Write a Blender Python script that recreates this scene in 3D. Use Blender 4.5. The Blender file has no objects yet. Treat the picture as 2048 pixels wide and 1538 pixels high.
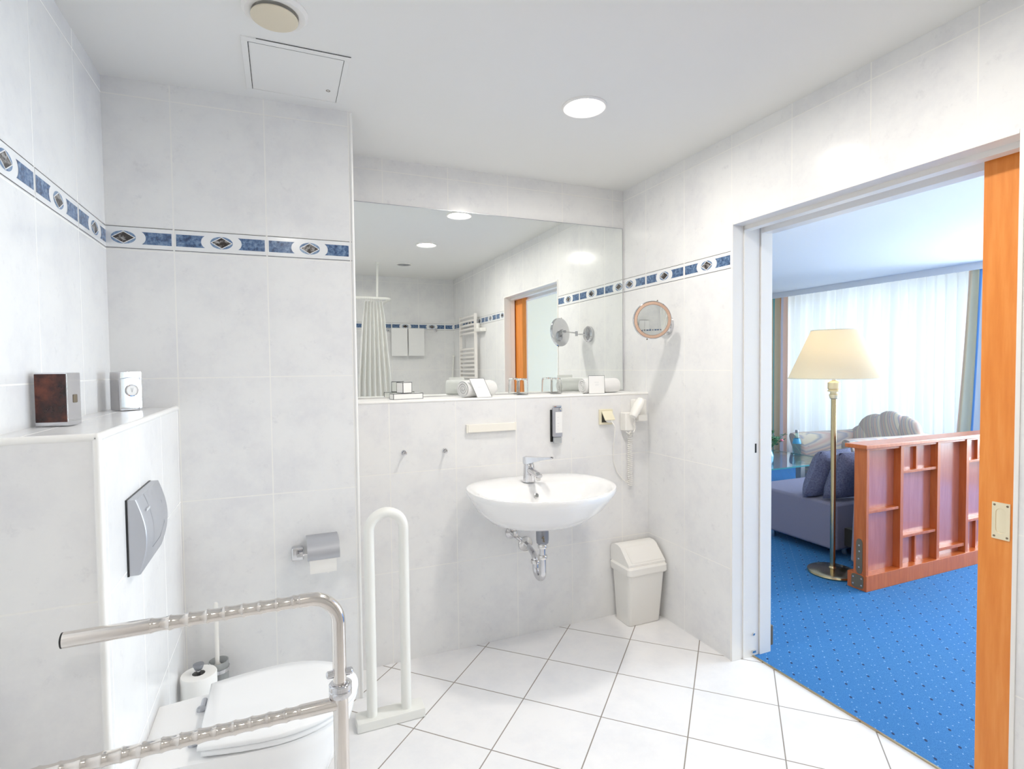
import bpy, bmesh, math, random
from mathutils import Vector, Matrix
random.seed(7)
PI = math.pi
sc = bpy.context.scene
COL = sc.collection

# ------------------------------------------------------------------ materials
def newmat(name):
    m = bpy.data.materials.new(name); m.use_nodes = True
    nt = m.node_tree; b = nt.nodes['Principled BSDF']
    return m, nt, b

def lin(c):
    return tuple(((x / 12.92) if x <= 0.04045 else ((x + 0.055) / 1.055) ** 2.4) for x in c) + (1.0,)

def rgb(r, g, b):
    return lin((r / 255, g / 255, b / 255))

def simple(name, col, rough=0.5, metal=0.0, **kw):
    m, nt, b = newmat(name)
    b.inputs['Base Color'].default_value = col
    b.inputs['Roughness'].default_value = rough
    b.inputs['Metallic'].default_value = metal
    for k, v in kw.items():
        b.inputs[k].default_value = v
    return m

class N:
    """tiny helper to write node maths"""
    def __init__(s, nt): s.nt = nt
    def node(s, t, **kw):
        n = s.nt.nodes.new(t)
        for k, v in kw.items(): setattr(n, k, v)
        return n
    def link(s, a, b): s.nt.links.new(a, b)
    def m(s, op, a, b=None, c=None):
        n = s.node('ShaderNodeMath', operation=op)
        for i, v in enumerate((a, b, c)):
            if v is None: continue
            if isinstance(v, (int, float)): n.inputs[i].default_value = v
            else: s.link(v, n.inputs[i])
        return n.outputs[0]
    def pos(s):
        g = s.node('ShaderNodeNewGeometry')
        x = s.node('ShaderNodeSeparateXYZ'); s.link(g.outputs['Position'], x.inputs[0])
        return g.outputs['Position'], x.outputs[0], x.outputs[1], x.outputs[2]
    def noise(s, vec, scale, detail=4, rough=0.6, out='Fac'):
        n = s.node('ShaderNodeTexNoise'); n.inputs['Scale'].default_value = scale
        n.inputs['Detail'].default_value = detail; n.inputs['Roughness'].default_value = rough
        if vec is not None: s.link(vec, n.inputs['Vector'])
        return n.outputs[out]
    def ramp(s, fac, stops):
        n = s.node('ShaderNodeValToRGB'); e = n.color_ramp.elements
        while len(e) < len(stops): e.new(0.5)
        for i, (p, c) in enumerate(stops):
            e[i].position = p; e[i].color = c
        s.link(fac, n.inputs[0]); return n.outputs[0]
    def mix(s, fac, a, b):
        n = s.node('ShaderNodeMix', data_type='RGBA')
        if isinstance(fac, (int, float)): n.inputs[0].default_value = fac
        else: s.link(fac, n.inputs[0])
        for i, v in ((6, a), (7, b)):
            if isinstance(v, tuple): n.inputs[i].default_value = v
            else: s.link(v, n.inputs[i])
        return n.outputs[2]
    def bump(s, h, strength, dist, bsdf):
        n = s.node('ShaderNodeBump'); n.inputs['Strength'].default_value = strength
        n.inputs['Distance'].default_value = dist
        s.link(h, n.inputs['Height']); s.link(n.outputs[0], bsdf.inputs['Normal'])

def joint(q, u, pitch, w):
    """1 on a joint line of half width w, else 0"""
    f = q.m('FRACT', q.m('ADD', q.m('DIVIDE', u, pitch), 0.5))
    d = q.m('MULTIPLY', q.m('ABSOLUTE', q.m('SUBTRACT', f, 0.5)), pitch)
    return q.m('LESS_THAN', d, w)

ZJ, ZBB, ZBT = 0.4205, 1.7757, 1.8521
def wall_tile(name, axis, u0, pitch, zfix=None):
    m, nt, b = newmat(name); q = N(nt)
    P, x, y, z = q.pos()
    u = (x, y)[axis]
    ju = joint(q, q.m('SUBTRACT', u, u0), pitch, 0.0021)
    if zfix is None:
        shift = q.m('MULTIPLY', q.m('GREATER_THAN', z, 1.81), ZBT - (ZJ + 3 * .45))
        zz = q.m('SUBTRACT', q.m('SUBTRACT', z, shift), ZJ)
        jv = joint(q, zz, 0.45, 0.0021)
        j = q.m('MAXIMUM', ju, jv)
    else:
        j = ju
    b.inputs['Coat Weight'].default_value = 0
    n1 = q.noise(P, 5.0, 6, 0.7)
    c1 = q.ramp(n1, [(0.32, rgb(229, 229, 231)), (0.52, rgb(237, 237, 237)), (0.75, rgb(241, 241, 240))])
    n2 = q.noise(P, 19.0, 8, 0.75)
    f2 = q.ramp(n2, [(0.58, (0, 0, 0, 1)), (0.74, (.5, .5, .5, 1))])
    c2 = q.mix(f2, c1, rgb(210, 210, 214))
    col = q.mix(j, c2, rgb(243, 242, 239))
    q.link(col, b.inputs['Base Color'])
    q.link(q.m('ADD', 0.17 if zfix is None or zfix else 0.24, q.m('MULTIPLY', j, 0.5)), b.inputs['Roughness']); b.inputs['Specular IOR Level'].default_value = .2
    h = q.m('MULTIPLY', j, -1.0)
    q.bump(h, 0.5, 0.002, b)
    return m

M = {}
M['tile_right'] = wall_tile('tile_right', 1, 1.865, .309)
M['tile_back'] = wall_tile('tile_back', 0, .469, .328)
M['tile_ledge'] = wall_tile('tile_ledge', 0, .440, .3105)
M['tile_pier'] = wall_tile('tile_pier', 0, -.345, .304)
M['tile_left'] = wall_tile('tile_left', 1, 1.70, .312)
M['tile_front'] = wall_tile('tile_front', 0, 1.44, .305)
M['tile_boxface'] = wall_tile('tile_boxface', 1, 1.69, .29)
M['tile_boxfront'] = wall_tile('tile_boxfront', 0, -.532, .31)
M['tile_top'] = wall_tile('tile_top', 0, .44, .3105, zfix=0)
M['tile_shelf'] = simple('shelf_tile', rgb(244, 244, 243), .55, **{'Specular IOR Level': .1})
M['bead'] = simple('white_edge_bead', rgb(246, 245, 242), .3)
M['paint_white'] = simple('ceiling_paint', rgb(236, 236, 234), .8)
M['bed_ceiling'] = simple('bedroom_ceiling_paint', rgb(240, 241, 243), .85)
M['bed_wall'] = simple('bedroom_wall_paint', rgb(222, 212, 192), .85)
M['white_lacquer'] = simple('white_lacquer', rgb(240, 238, 235), .3)
M['ceramic'] = simple('ceramic', rgb(246, 246, 246), .07, **{'Coat Weight': .5})
M['white_plastic'] = simple('white_plastic', rgb(243, 241, 236), .35)
M['toilet_seat'] = simple('seat_plastic', rgb(244, 245, 246), .22)
M['cream_plastic'] = simple('cream_plastic', rgb(248, 244, 234), .4)
M['ivory_plastic'] = simple('ivory_plastic', rgb(236, 229, 203), .4)
M['beige_plastic'] = simple('beige_plastic', rgb(222, 212, 190), .6)
M['chrome'] = simple('chrome', (.66, .66, .68, 1), .07, 1.0)
M['chrome_soft'] = simple('chrome_soft', (.72, .71, .70, 1), .16, 1.0)
M['steel_warm'] = simple('polished_steel', (.76, .72, .68, 1), .13, 1.0)
M['satin'] = simple('satin_silver', rgb(188, 190, 196), .38, .6)
M['satin_dark'] = simple('satin_dark', rgb(150, 153, 160), .4, .6)
M['brass'] = simple('antique_brass', (.50, .42, .27, 1), .22, 1.0)
M['brass_light'] = simple('light_brass', (.86, .77, .56, 1), .36, .6)
M['zinc'] = simple('worn_zinc', rgb(124, 112, 94), .5, .35)
M['black'] = simple('black_plastic', (.012, .012, .013, 1), .4)
M['dark_gap'] = simple('dark_gap', (.03, .03, .03, 1), .8)
M['white_paper'] = simple('white_paper', rgb(246, 246, 245), .85)
M['grey_ink'] = simple('grey_ink', rgb(98, 100, 102), .8)
M['faint_ink'] = simple('faint_ink', rgb(215, 217, 220), .8)
M['tissue'] = simple('tissue', rgb(246, 245, 242), .95)
M['cardboard'] = simple('cardboard', rgb(150, 150, 148), .9)
M['ring_reflection'] = simple('rose_reflection', (.86, .60, .46, 1), .25, .75)  # orange reflection of the sliding door put into the ring's colour
M['white_tube'] = simple('white_tube', rgb(240, 240, 235), .35)
M['radiator'] = simple('radiator_enamel', rgb(240, 236, 232), .3)
M['band_white'] = simple('border_white', rgb(238, 239, 240), .15)
M['band_line'] = simple('border_line', rgb(92, 90, 92), .3)
M['socket_dark'] = simple('socket_dark', (.05, .045, .035, 1), .6)
M['pelmet'] = simple('pelmet_paint', rgb(236, 238, 242), .7)
M['shade_trim'] = simple('shade_trim', rgb(235, 230, 215), .8)

def marble(name, a, c, d, scale):
    m, nt, b = newmat(name); q = N(nt); P, x, y, z = q.pos()
    n = q.noise(P, scale, 5, .7)
    q.link(q.ramp(n, [(.34, a), (.5, c), (.68, d)]), b.inputs['Base Color'])
    b.inputs['Roughness'].default_value = .2
    return m
M['band_blue'] = marble('border_blue_marble', rgb(48, 66, 98), rgb(84, 112, 150), rgb(136, 160, 190), 70)
M['band_black'] = marble('border_dark_stone', rgb(46, 41, 40), rgb(60, 54, 52), rgb(190, 188, 186), 52)
M['band_ring'] = marble('border_grey_blue', rgb(84, 112, 150), rgb(120, 146, 178), rgb(170, 188, 208), 60)

# mirror
m, nt, b = newmat('mirror_glass')
b.inputs['Base Color'].default_value = (.93, .955, .935, 1); b.inputs['Metallic'].default_value = 1; b.inputs['Roughness'].default_value = 0.0
M['mirror'] = m
# floor tiles laid diagonally
m, nt, b = newmat('floor_tile'); q = N(nt); P, x, y, z = q.pos()
s2 = math.sqrt(2)
a_ = q.m('DIVIDE', q.m('ADD', q.m('SUBTRACT', x, .874), q.m('SUBTRACT', y, 2.436)), s2)
b_ = q.m('DIVIDE', q.m('SUBTRACT', q.m('SUBTRACT', x, .874), q.m('SUBTRACT', y, 2.436)), s2)
jj = q.m('MAXIMUM', joint(q, a_, .3182, .0022), joint(q, b_, .3182, .0022))
n1 = q.noise(P, 4.0, 6, .7)
c1 = q.ramp(n1, [(.3, rgb(234, 234, 236)), (.55, rgb(243, 242, 242))])
q.link(q.mix(jj, c1, rgb(150, 142, 134)), b.inputs['Base Color'])
q.link(q.m('ADD', .17, q.m('MULTIPLY', jj, .6)), b.inputs['Roughness'])
q.bump(q.m('MULTIPLY', jj, -1.0), .6, .002, b)
M['floor_tile'] = m
# carpet: blue with dark and pale flecks on a lattice
m, nt, b = newmat('blue_carpet'); q = N(nt); P, x, y, z = q.pos()
def flecks(a, d, pitch, rx, ry, ox, oy):
    u = q.m('ADD', q.m('DIVIDE', q.m('ADD', x, y), s2), ox); v = q.m('ADD', q.m('DIVIDE', q.m('SUBTRACT', x, y), s2), oy)
    du = q.m('MULTIPLY', q.m('SUBTRACT', q.m('FRACT', q.m('DIVIDE', u, pitch)), .5), pitch / rx)
    dv = q.m('MULTIPLY', q.m('SUBTRACT', q.m('FRACT', q.m('DIVIDE', v, pitch)), .5), pitch / ry)
    r = q.m('ADD', q.m('MULTIPLY', du, du), q.m('MULTIPLY', dv, dv))
    return q.m('LESS_THAN', r, 1.0)
fd = flecks(x, y, .098, .0075, .0048, 0, 0)
fw = q.m('MAXIMUM', flecks(x, y, .049, .0032, .0024, .011, .027), flecks(x, y, .061, .0028, .0024, .037, .008))
n1 = q.noise(P, 420, 3, .8); n2 = q.noise(P, 1.6, 2, .5)
c1 = q.ramp(n1, [(.3, rgb(30, 100, 166)), (.55, rgb(52, 124, 188)), (.8, rgb(108, 164, 212))])
c1 = q.mix(q.m('MULTIPLY', q.m('SUBTRACT', n2, .35), .5), c1, rgb(34, 120, 200))
c2 = q.mix(q.m('MULTIPLY', fw, .7), c1, rgb(150, 190, 225))
c3 = q.mix(q.m('MULTIPLY', fd, .9), c2, rgb(22, 40, 78))
q.link(c3, b.inputs['Base Color']); b.inputs['Roughness'].default_value = .95
q.bump(n1, .5, .004, b)
M['carpet'] = m
# woods
def wood(name, a, c, d, rough, axis, coat=.0):
    m, nt, b = newmat(name); q = N(nt); P, x, y, z = q.pos()
    mp = q.node('ShaderNodeMapping'); mp.inputs['Scale'].default_value = axis
    q.link(P, mp.inputs[0])
    n = q.noise(mp.outputs[0], 6, 5, .6)
    q.link(q.ramp(n, [(.3, a), (.5, c), (.7, d)]), b.inputs['Base Color'])
    b.inputs['Roughness'].default_value = rough
    b.inputs['Coat Weight'].default_value = coat
    b.inputs['Coat Roughness'].default_value = .12
    return m
M['door_wood'] = wood('maple_door', rgb(222, 130, 48), rgb(230, 141, 58), rgb(237, 153, 72), .42, (8, 8, .7), .08)
M['cherry'] = wood('cherry_wood', rgb(182, 92, 42), rgb(194, 102, 50), rgb(204, 114, 60), .34, (8, 8, .8), .2)
M['cherry_panel'] = wood('cherry_panel', rgb(178, 100, 80), rgb(186, 108, 88), rgb(194, 118, 98), .28, (6, 6, .8), .8)
# fabrics
def fabric(name, a, c, scale=300, rough=.95, bump=.4):
    m, nt, b = newmat(name); q = N(nt); P, x, y, z = q.pos()
    n = q.noise(P, scale, 3, .8)
    q.link(q.ramp(n, [(.35, a), (.65, c)]), b.inputs['Base Color'])
    b.inputs['Roughness'].default_value = rough
    q.bump(n, bump, .003, b)
    return m
M['sofa_fabric'] = fabric('grey_violet_fabric', rgb(104, 106, 132), rgb(142, 144, 170), 350)
M['sofa_side'] = fabric('grey_violet_back', rgb(122, 124, 148), rgb(152, 154, 176), 350)
M['cushion_fabric'] = fabric('quilted_cushion', rgb(86, 92, 122), rgb(120, 126, 156), 90, bump=.5)
M['towel'] = fabric('terry', rgb(240, 240, 240), rgb(247, 247, 246), 420, bump=.7)
M['shower_cloth'] = fabric('shower_cloth', rgb(238, 238, 236), rgb(244, 244, 242), 500, .6, .1)
m, nt, b = newmat('striped_upholstery'); q = N(nt); P, x, y, z = q.pos()
nw = q.noise(P, 3.0, 2, .5)
t = q.m('ADD', q.m('ADD', q.m('MULTIPLY', x, 4.4), q.m('MULTIPLY', y, 11)), q.m('ADD', q.m('MULTIPLY', z, -7), q.m('MULTIPLY', nw, .04)))
st = q.ramp(q.m('FRACT', t), [(0, rgb(202, 192, 178)), (.16, rgb(164, 160, 168)), (.2, rgb(200, 190, 178)), (.3, rgb(202, 174, 162)),
        (.36, rgb(158, 158, 168)), (.42, rgb(204, 194, 178)), (.62, rgb(208, 198, 176)), (.7, rgb(156, 158, 168)), (.75, rgb(198, 190, 180)), (.88, rgb(198, 170, 160)), (1, rgb(202, 192, 178))])
sp = q.ramp(q.noise(P, 14, 2, .5), [(.66, (0, 0, 0, 1)), (.71, (.45, .45, .45, 1))])
q.link(q.mix(sp, st, rgb(136, 140, 158)), b.inputs['Base Color']); b.inputs['Roughness'].default_value = .95
M['stripe_fabric'] = m
# sheer curtain, drapes, lamp shade: light passes through
def cloth(name, col, transp, transl):
    m = bpy.data.materials.new(name); m.use_nodes = True; nt = m.node_tree; nt.nodes.clear(); q = N(nt)
    o = q.node('ShaderNodeOutputMaterial'); d = q.node('ShaderNodeBsdfDiffuse'); tl = q.node('ShaderNodeBsdfTranslucent'); tr = q.node('ShaderNodeBsdfTransparent')
    d.inputs[0].default_value = col; tl.inputs[0].default_value = col
    a = q.node('ShaderNodeMixShader'); a.inputs[0].default_value = transl; q.link(d.outputs[0], a.inputs[1]); q.link(tl.outputs[0], a.inputs[2])
    c = q.node('ShaderNodeMixShader'); c.inputs[0].default_value = transp; q.link(a.outputs[0], c.inputs[1]); q.link(tr.outputs[0], c.inputs[2])
    q.link(c.outputs[0], o.inputs[0]); return m
M['sheer'] = cloth('sheer_voile', (.96, .965, .975, 1), .12, .72)
M['shade'] = cloth('lamp_shade_fabric', rgb(248, 240, 222), .0, .45)
for nm, c in dict(drape_sand=(214, 196, 168), drape_teal=(104, 184, 196), drape_peach=(236, 204, 186), drape_lilac=(206, 202, 212), drape_orange=(226, 166, 110), drape_olive=(206, 202, 180), drape_blue=(112, 162, 224), drape_grey=(196, 200, 206)).items():
    M[nm] = cloth(nm, rgb(*c), 0, .25)
def glass(name, tint, gl=.06):
    m = bpy.data.materials.new(name); m.use_nodes = True; nt = m.node_tree; nt.nodes.clear(); q = N(nt)
    o = q.node('ShaderNodeOutputMaterial'); g = q.node('ShaderNodeBsdfGlossy'); tr = q.node('ShaderNodeBsdfTransparent'); fr = q.node('ShaderNodeFresnel')
    g.inputs['Roughness'].default_value = 0.01; tr.inputs[0].default_value = tint; gm = q.node('ShaderNodeNewGeometry'); q.link(q.m('SUBTRACT', 1.5, q.m('MULTIPLY', gm.outputs['Backfacing'], .8333)), fr.inputs[0])
    a = q.node('ShaderNodeMixShader'); q.link(fr.outputs[0], a.inputs[0]); q.link(tr.outputs[0], a.inputs[1]); q.link(g.outputs[0], a.inputs[2])
    q.link(a.outputs[0], o.inputs[0]); return m
M['pane'] = glass('window_pane', (.96, .98, .98, 1))
M['table_glass'] = glass('table_glass', (.80, .92, .93, 1))
M['table_edge'] = simple('glass_edge', rgb(60, 130, 140), .1)
M['tumbler'] = simple('tumbler_glass', (.98, .98, .98, 1), .02, **{'Transmission Weight': 1.0, 'IOR': 1.22})
M['bottle_glass'] = glass('bottle_glass', (.74, .92, .95, 1))
M['frosted'] = simple('frosted_glass', rgb(226, 230, 230), .35, **{'Transmission Weight': .6})
M['bottle_label'] = simple('bottle_label', rgb(70, 160, 205), .4)
M['clear_plastic'] = simple('clear_plastic', rgb(236, 240, 242), .2, **{'Transmission Weight': .5})
M['brown_plastic'] = marble('brown_smoked_plastic', rgb(30, 12, 8), rgb(62, 26, 18), rgb(112, 56, 38), 14)
M['leaf'] = simple('leaf_green', rgb(70, 120, 84), .6)
M['blossom'] = simple('blossom_pink', rgb(222, 130, 150), .7)
M['pot'] = simple('pot_glass_blue', rgb(120, 180, 210), .2)
M['foot_steel'] = simple('sofa_foot_steel', (.6, .62, .65, 1), .25, 1)
m, nt, b = newmat('lamp_light')
b.inputs['Base Color'].default_value = (0, 0, 0, 1); b.inputs['Emission Color'].default_value = (1.0, .945, .87, 1); b.inputs['Emission Strength'].default_value = 222
M['lamp_light'] = m
m = m.copy(); m.name = 'lamp_light_fill'; m.node_tree.nodes['Principled BSDF'].inputs['Emission Strength'].default_value = 120; M['lamp_light_fill'] = m
m, nt, b = newmat('bowl_fill_light'); b.inputs['Emission Color'].default_value = (1, .97, .93, 1); b.inputs['Emission Strength'].default_value = 22
M['bowl_fill_light'] = m
m, nt, b = newmat('bulb_light'); b.inputs['Emission Color'].default_value = (1, .82, .56, 1); b.inputs['Emission Strength'].default_value = 30
M['bulb_light'] = m

# ------------------------------------------------------------------ mesh building
ORG = {}
class MB:
    def __init__(s, Mx=None): s.wn = False; s.v = []; s.f = []; s.mi = []; s.M = Mx
    def add(s, verts, faces, mi=0):
        k = len(s.v)
        for p in verts:
            p = Vector(p)
            s.v.append(s.M @ p if s.M else p)
        for f in faces:
            s.f.append([i + k for i in f]); s.mi.append(mi)
    def box(s, x0, x1, y0, y1, z0, z1, bev=0, mi=0, seg=2, T=None):
        if bev > 0: s.wn = True
        bm = bmesh.new(); bmesh.ops.create_cube(bm, size=1)
        for v in bm.verts:
            v.co = Vector((x0 + (v.co.x + .5) * (x1 - x0), y0 + (v.co.y + .5) * (y1 - y0), z0 + (v.co.z + .5) * (z1 - z0)))
        if bev > 0:
            bmesh.ops.bevel(bm, geom=bm.edges[:], offset=bev, segments=seg, affect='EDGES', profile=.5)
        bm.verts.index_update()
        vs = [(T @ v.co if T else v.co.copy()) for v in bm.verts]
        s.add(vs, [[v.index for v in f.verts] for f in bm.faces], mi); bm.free(); return s
    def rings(s, rs, mi=0, cap0=True, cap1=True, closed=True):
        n = len(rs[0]); vs = [p for r in rs for p in r]; fs = []
        for i in range(len(rs) - 1):
            for j in range(n if closed else n - 1):
                a = i * n + j; b = i * n + (j + 1) % n
                fs.append([a, b, b + n, a + n])
        if cap0: fs.append(list(range(n))[::-1])
        if cap1: fs.append([(len(rs) - 1) * n + j for j in range(n)])
        s.add(vs, fs, mi); return s
    def lathe(s, prof, c=(0, 0, 0), ax=(0, 0, 1), n=28, mi=0, cap0=True, cap1=True):
        ax = Vector(ax).normalized(); R = Vector((0, 0, 1)).rotation_difference(ax).to_matrix(); c = Vector(c)
        rs = [[c + R @ Vector((r * math.cos(2 * PI * j / n), r * math.sin(2 * PI * j / n), z)) for j in range(n)] for r, z in prof]
        return s.rings(rs, mi, cap0, cap1)
    def tube(s, pts, r, n=12, mi=0, closed=False):
        pts = [Vector(p) for p in pts]; k = len(pts)
        rad = r if isinstance(r, (list, tuple)) else [r] * k
        def tan(i):
            if closed: return (pts[(i + 1) % k] - pts[i - 1]).normalized()
            return (pts[min(i + 1, k - 1)] - pts[max(i - 1, 0)]).normalized()
        t0 = tan(0); up = Vector((0, 0, 1)) if abs(t0.z) < .9 else Vector((1, 0, 0))
        nrm = (up - t0 * up.dot(t0)).normalized(); rs = []
        for i in range(k):
            t = tan(i); nrm = (nrm - t * nrm.dot(t)); nrm = nrm.normalized() if nrm.length > 1e-6 else Vector((1, 0, 0)); bn = t.cross(nrm)
            rs.append([pts[i] + (nrm * math.cos(2 * PI * j / n) + bn * math.sin(2 * PI * j / n)) * rad[i] for j in range(n)])
        if closed: rs.append(rs[0]); return s.rings(rs, mi, False, False)
        return s.rings(rs, mi)
    def prism(s, poly, axis, a, b, mi=0):
        """poly of 2D points extruded along axis from a to b; 2D = the other two axes in xyz order"""
        def P(p, t):
            q_ = list(p); q_.insert(axis, t); return q_
        return s.rings([[P(p, a) for p in poly], [P(p, b) for p in poly]], mi)
    def sphere(s, c, rx, ry, rz, n=20, m=12, T=None, e=1.0, mi=0):
        rs = []
        def sp(v): return math.copysign(abs(v) ** e, v)
        for i in range(m + 1):
            ph = -PI / 2 + PI * i / m; cz = max(math.cos(ph), .002)
            rs.append([Vector((rx * sp(cz) * sp(math.cos(2 * PI * j / n)), ry * sp(cz) * sp(math.sin(2 * PI * j / n)), rz * sp(math.sin(ph)))) for j in range(n)])
        c = Vector(c)
        rs = [[(T @ p if T else p) + c for p in r] for r in rs]
        return s.rings(rs, mi)
    def build(s, name, mats, parent=None, smooth=True, angle=38):
        if not isinstance(mats, (list, tuple)): mats = [mats]
        org = ORG[parent] if parent is not None else Vector((0, 0, 0))
        me = bpy.data.meshes.new(name)
        me.from_pydata([tuple(v - org) for v in s.v], [], s.f)
        for mt in mats: me.materials.append(M[mt])
        for p, i in zip(me.polygons, s.mi): p.material_index = i
        bm = bmesh.new(); bm.from_mesh(me); bmesh.ops.recalc_face_normals(bm, faces=bm.faces); bm.to_mesh(me); bm.free()
        if smooth:
            for p in me.polygons: p.use_smooth = True
            me.set_sharp_from_angle(angle=math.radians(angle))
        o = bpy.data.objects.new(name, me); COL.objects.link(o)
        if s.wn and smooth:
            wm = o.modifiers.new('weighted', 'WEIGHTED_NORMAL'); wm.keep_sharp = True; wm.weight = 80
        if parent is not None: o.parent = parent
        ORG[o] = org
        return o
    def top(s, name, mats, loc, label, cat, group=None, **kw):
        """a top-level thing that is one mesh, origin at loc"""
        ORG['tmp'] = Vector(loc); o = s.build.__func__(s, name, mats, None, **kw)
        for v in o.data.vertices: v.co -= Vector(loc)
        o.location = loc; ORG[o] = Vector(loc)
        tag(o, label, cat, group); return o

def tag(o, label, cat, group=None):
    o['label'] = label; o['category'] = cat
    if group: o['group'] = group
    return o
def thing(name, loc, label, cat, group=None):
    o = bpy.data.objects.new(name, None); COL.objects.link(o); o.empty_display_size = .05
    o.location = loc; ORG[o] = Vector(loc); tag(o, label, cat, group); return o
def struct(o): o['kind'] = 'structure'; return o
def dup(root, loc, label):
    r = root.copy(); COL.objects.link(r); r.location = loc; r['label'] = label
    for ch in list(root.children):
        c = ch.copy(); COL.objects.link(c); c.parent = r
        for g in list(ch.children):
            d = g.copy(); COL.objects.link(d); d.parent = c
    return r
def arc(c, r, a0, a1, n, ax0, ax1):
    c = Vector(c); ax0 = Vector(ax0); ax1 = Vector(ax1)
    return [c + ax0 * (r * math.cos(a0 + (a1 - a0) * i / n)) + ax1 * (r * math.sin(a0 + (a1 - a0) * i / n)) for i in range(n + 1)]
def rotz(a, c):
    return Matrix.Translation(Vector(c)) @ Matrix.Rotation(a, 4, 'Z') @ Matrix.Translation(-Vector(c))

# ------------------------------------------------------------------ border tiles
def clip(poly, lo, hi):
    def cut(pl, lim, keep):
        out = []
        for i in range(len(pl)):
            a, b_ = pl[i - 1], pl[i]
            ka, kb = keep(a[0]), keep(b_[0])
            if ka != kb:
                t = (lim - a[0]) / (b_[0] - a[0]); out.append((lim, a[1] + t * (b_[1] - a[1])))
            if kb: out.append(b_)
        return out
    p = cut(poly, lo, lambda u: u >= lo - 1e-9)
    if len(p) >= 3: p = cut(p, hi, lambda u: u <= hi + 1e-9)
    return p if len(p) >= 3 else None
def band(mb, O, U, Nn, lo, hi, u0, pitch, base):
    """base: first material slot of white, line, blue, black, ring. U along the wall, Nn out of it; O maps u=0,z=0"""
    O, U, Nn = Vector(O), Vector(U), Vector(Nn); Zv = Vector((0, 0, 1))
    def put(poly, d, mi):
        p = clip(poly, lo, hi)
        if p: mb.add([O + U * u + Zv * z + Nn * d for u, z in p], [list(range(len(p)))], mi)
    h = ZBT - ZBB; zc = (ZBT + ZBB) / 2; k = math.floor((lo - u0) / pitch) - 1
    while u0 + k * pitch < hi:
        a = u0 + k * pitch + .003; b_ = a + pitch - .006; c = (a + b_) / 2; k += 1
        put([(a, ZBB), (b_, ZBB), (b_, ZBT), (a, ZBT)], .0006, base)
        for z0, z1 in ((ZBB, ZBB + .0022), (ZBT - .0022, ZBT)):
            put([(a, z0), (b_, z0), (b_, z1), (a, z1)], .0010, base + 1)
        hh = .0215
        for sgn in (-1, 1):
            cur = [(c + sgn * (.0665 - .0253 + math.sqrt(.0253 ** 2 - t * t)), zc + t) for t in [(-hh + 2 * hh * i / 8) for i in range(9)]]
            e = (a + .004) if sgn < 0 else (b_ - .004)
            put(cur + [(e, zc + hh), (e, zc - hh)] , .0010, base + 2)
        el = [(c + .0370 * math.cos(2 * PI * i / 28), zc + .0225 * math.sin(2 * PI * i / 28)) for i in range(28)]
        put(el, .0010, base + 4)
        put([(c - .0365, zc), (c, zc - .0220), (c + .0365, zc), (c, zc + .0220)], .0013, base)
        put([(c - .0315, zc), (c, zc - .0190), (c + .0315, zc), (c, zc + .0190)], .0016, base + 3)
BAND = ['band_white', 'band_line', 'band_blue', 'band_black', 'band_ring']

# ------------------------------------------------------------------ room constants (metres)
XL, XR, YF, YW, YL = -.5492, 1.8536, -.73, 2.697, 2.468
ZC = 2.36
XS, YSL, YSR = .276, 2.286, 2.258           # pier corner and its face
XB, YB, ZB = -.35, 1.362, 1.217             # cistern box
ZL = 1.198                                  # ledge top
XO, DY0, DY1, ZH = 2.065, .838, 1.854, 1.963  # outer face of the door wall, door opening
XCP = 1.973                                 # tile / carpet line
XW = 6.78                                   # curtain plane
ZC2 = 2.38

# floor
mb = MB(); mb.box(XL - .1, XCP, YF - .1, YW + .1, -.06, 0)
struct(mb.build('floor', 'floor_tile', smooth=False))
mb = MB(); mb.box(XCP, 7.3, -1.0, 6.6, -.06, .004)
struct(mb.build('floor_carpet', 'carpet', smooth=False))
mb = MB(); mb.box(XCP - .004, XCP + .003, DY0, DY1, -.01, .006)
struct(mb.build('trim_threshold', 'brass', smooth=False))
# ceilings
mb = MB(); mb.box(XL - .1, XO - .01, YF - .1, YW + .1, ZC, ZC + .08)
struct(mb.build('ceiling', 'paint_white', smooth=False))
mb = MB(); mb.box(XO - .01, 7.3, -1.0, 6.6, ZC2, ZC2 + .08)
struct(mb.build('ceiling_bedroom', 'bed_ceiling', smooth=False))
# left wall
mb = MB(); mb.box(XL - .1, XL, YF - .1, YSL + .1, 0, ZC)
band(mb, (XL, 0, 0), (0, 1, 0), (1, 0, 0), YF, YSL, 1.70, .312, 1)
struct(mb.build('wall_left', ['tile_left'] + BAND, smooth=False))
# front wall (behind the camera)
mb = MB(); mb.box(XL - .1, XR + .05, YF - .1, YF, 0, ZC)
band(mb, (0, YF, 0), (1, 0, 0), (0, 1, 0), XL, XR, 1.44, .305, 1)
struct(mb.build('wall_front', ['tile_front'] + BAND, smooth=False))
# back wall behind the mirror
mb = MB(); mb.box(XS - .12, XR + .05, YW, YW + .1, 0, ZC)
struct(mb.build('wall_back', 'tile_back', smooth=False))
# pier between back wall and left wall
mb = MB()
mb.rings([[(XL, YSL, z), (XS, YSR, z), (XS, YW + .05, z), (XL, YW + .05, z)] for z in (0, ZC)])
dU = Vector((XS - XL, YSR - YSL, 0)); ln = dU.length; dU.normalize()
band(mb, Vector((XL, YSL, 0)) - dU * XL, dU, (dU.y, -dU.x, 0), XL, XL + ln - .008, -.345, .304, 1)
struct(mb.build('wall_pier', ['tile_pier'] + BAND, smooth=False))
mb = MB(); mb.tube([(XS - .003, YSR + .003, .001), (XS - .003, YSR + .003, ZC - .001)], .0062, 10)
struct(mb.build('trim_pier', 'bead'))
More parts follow.
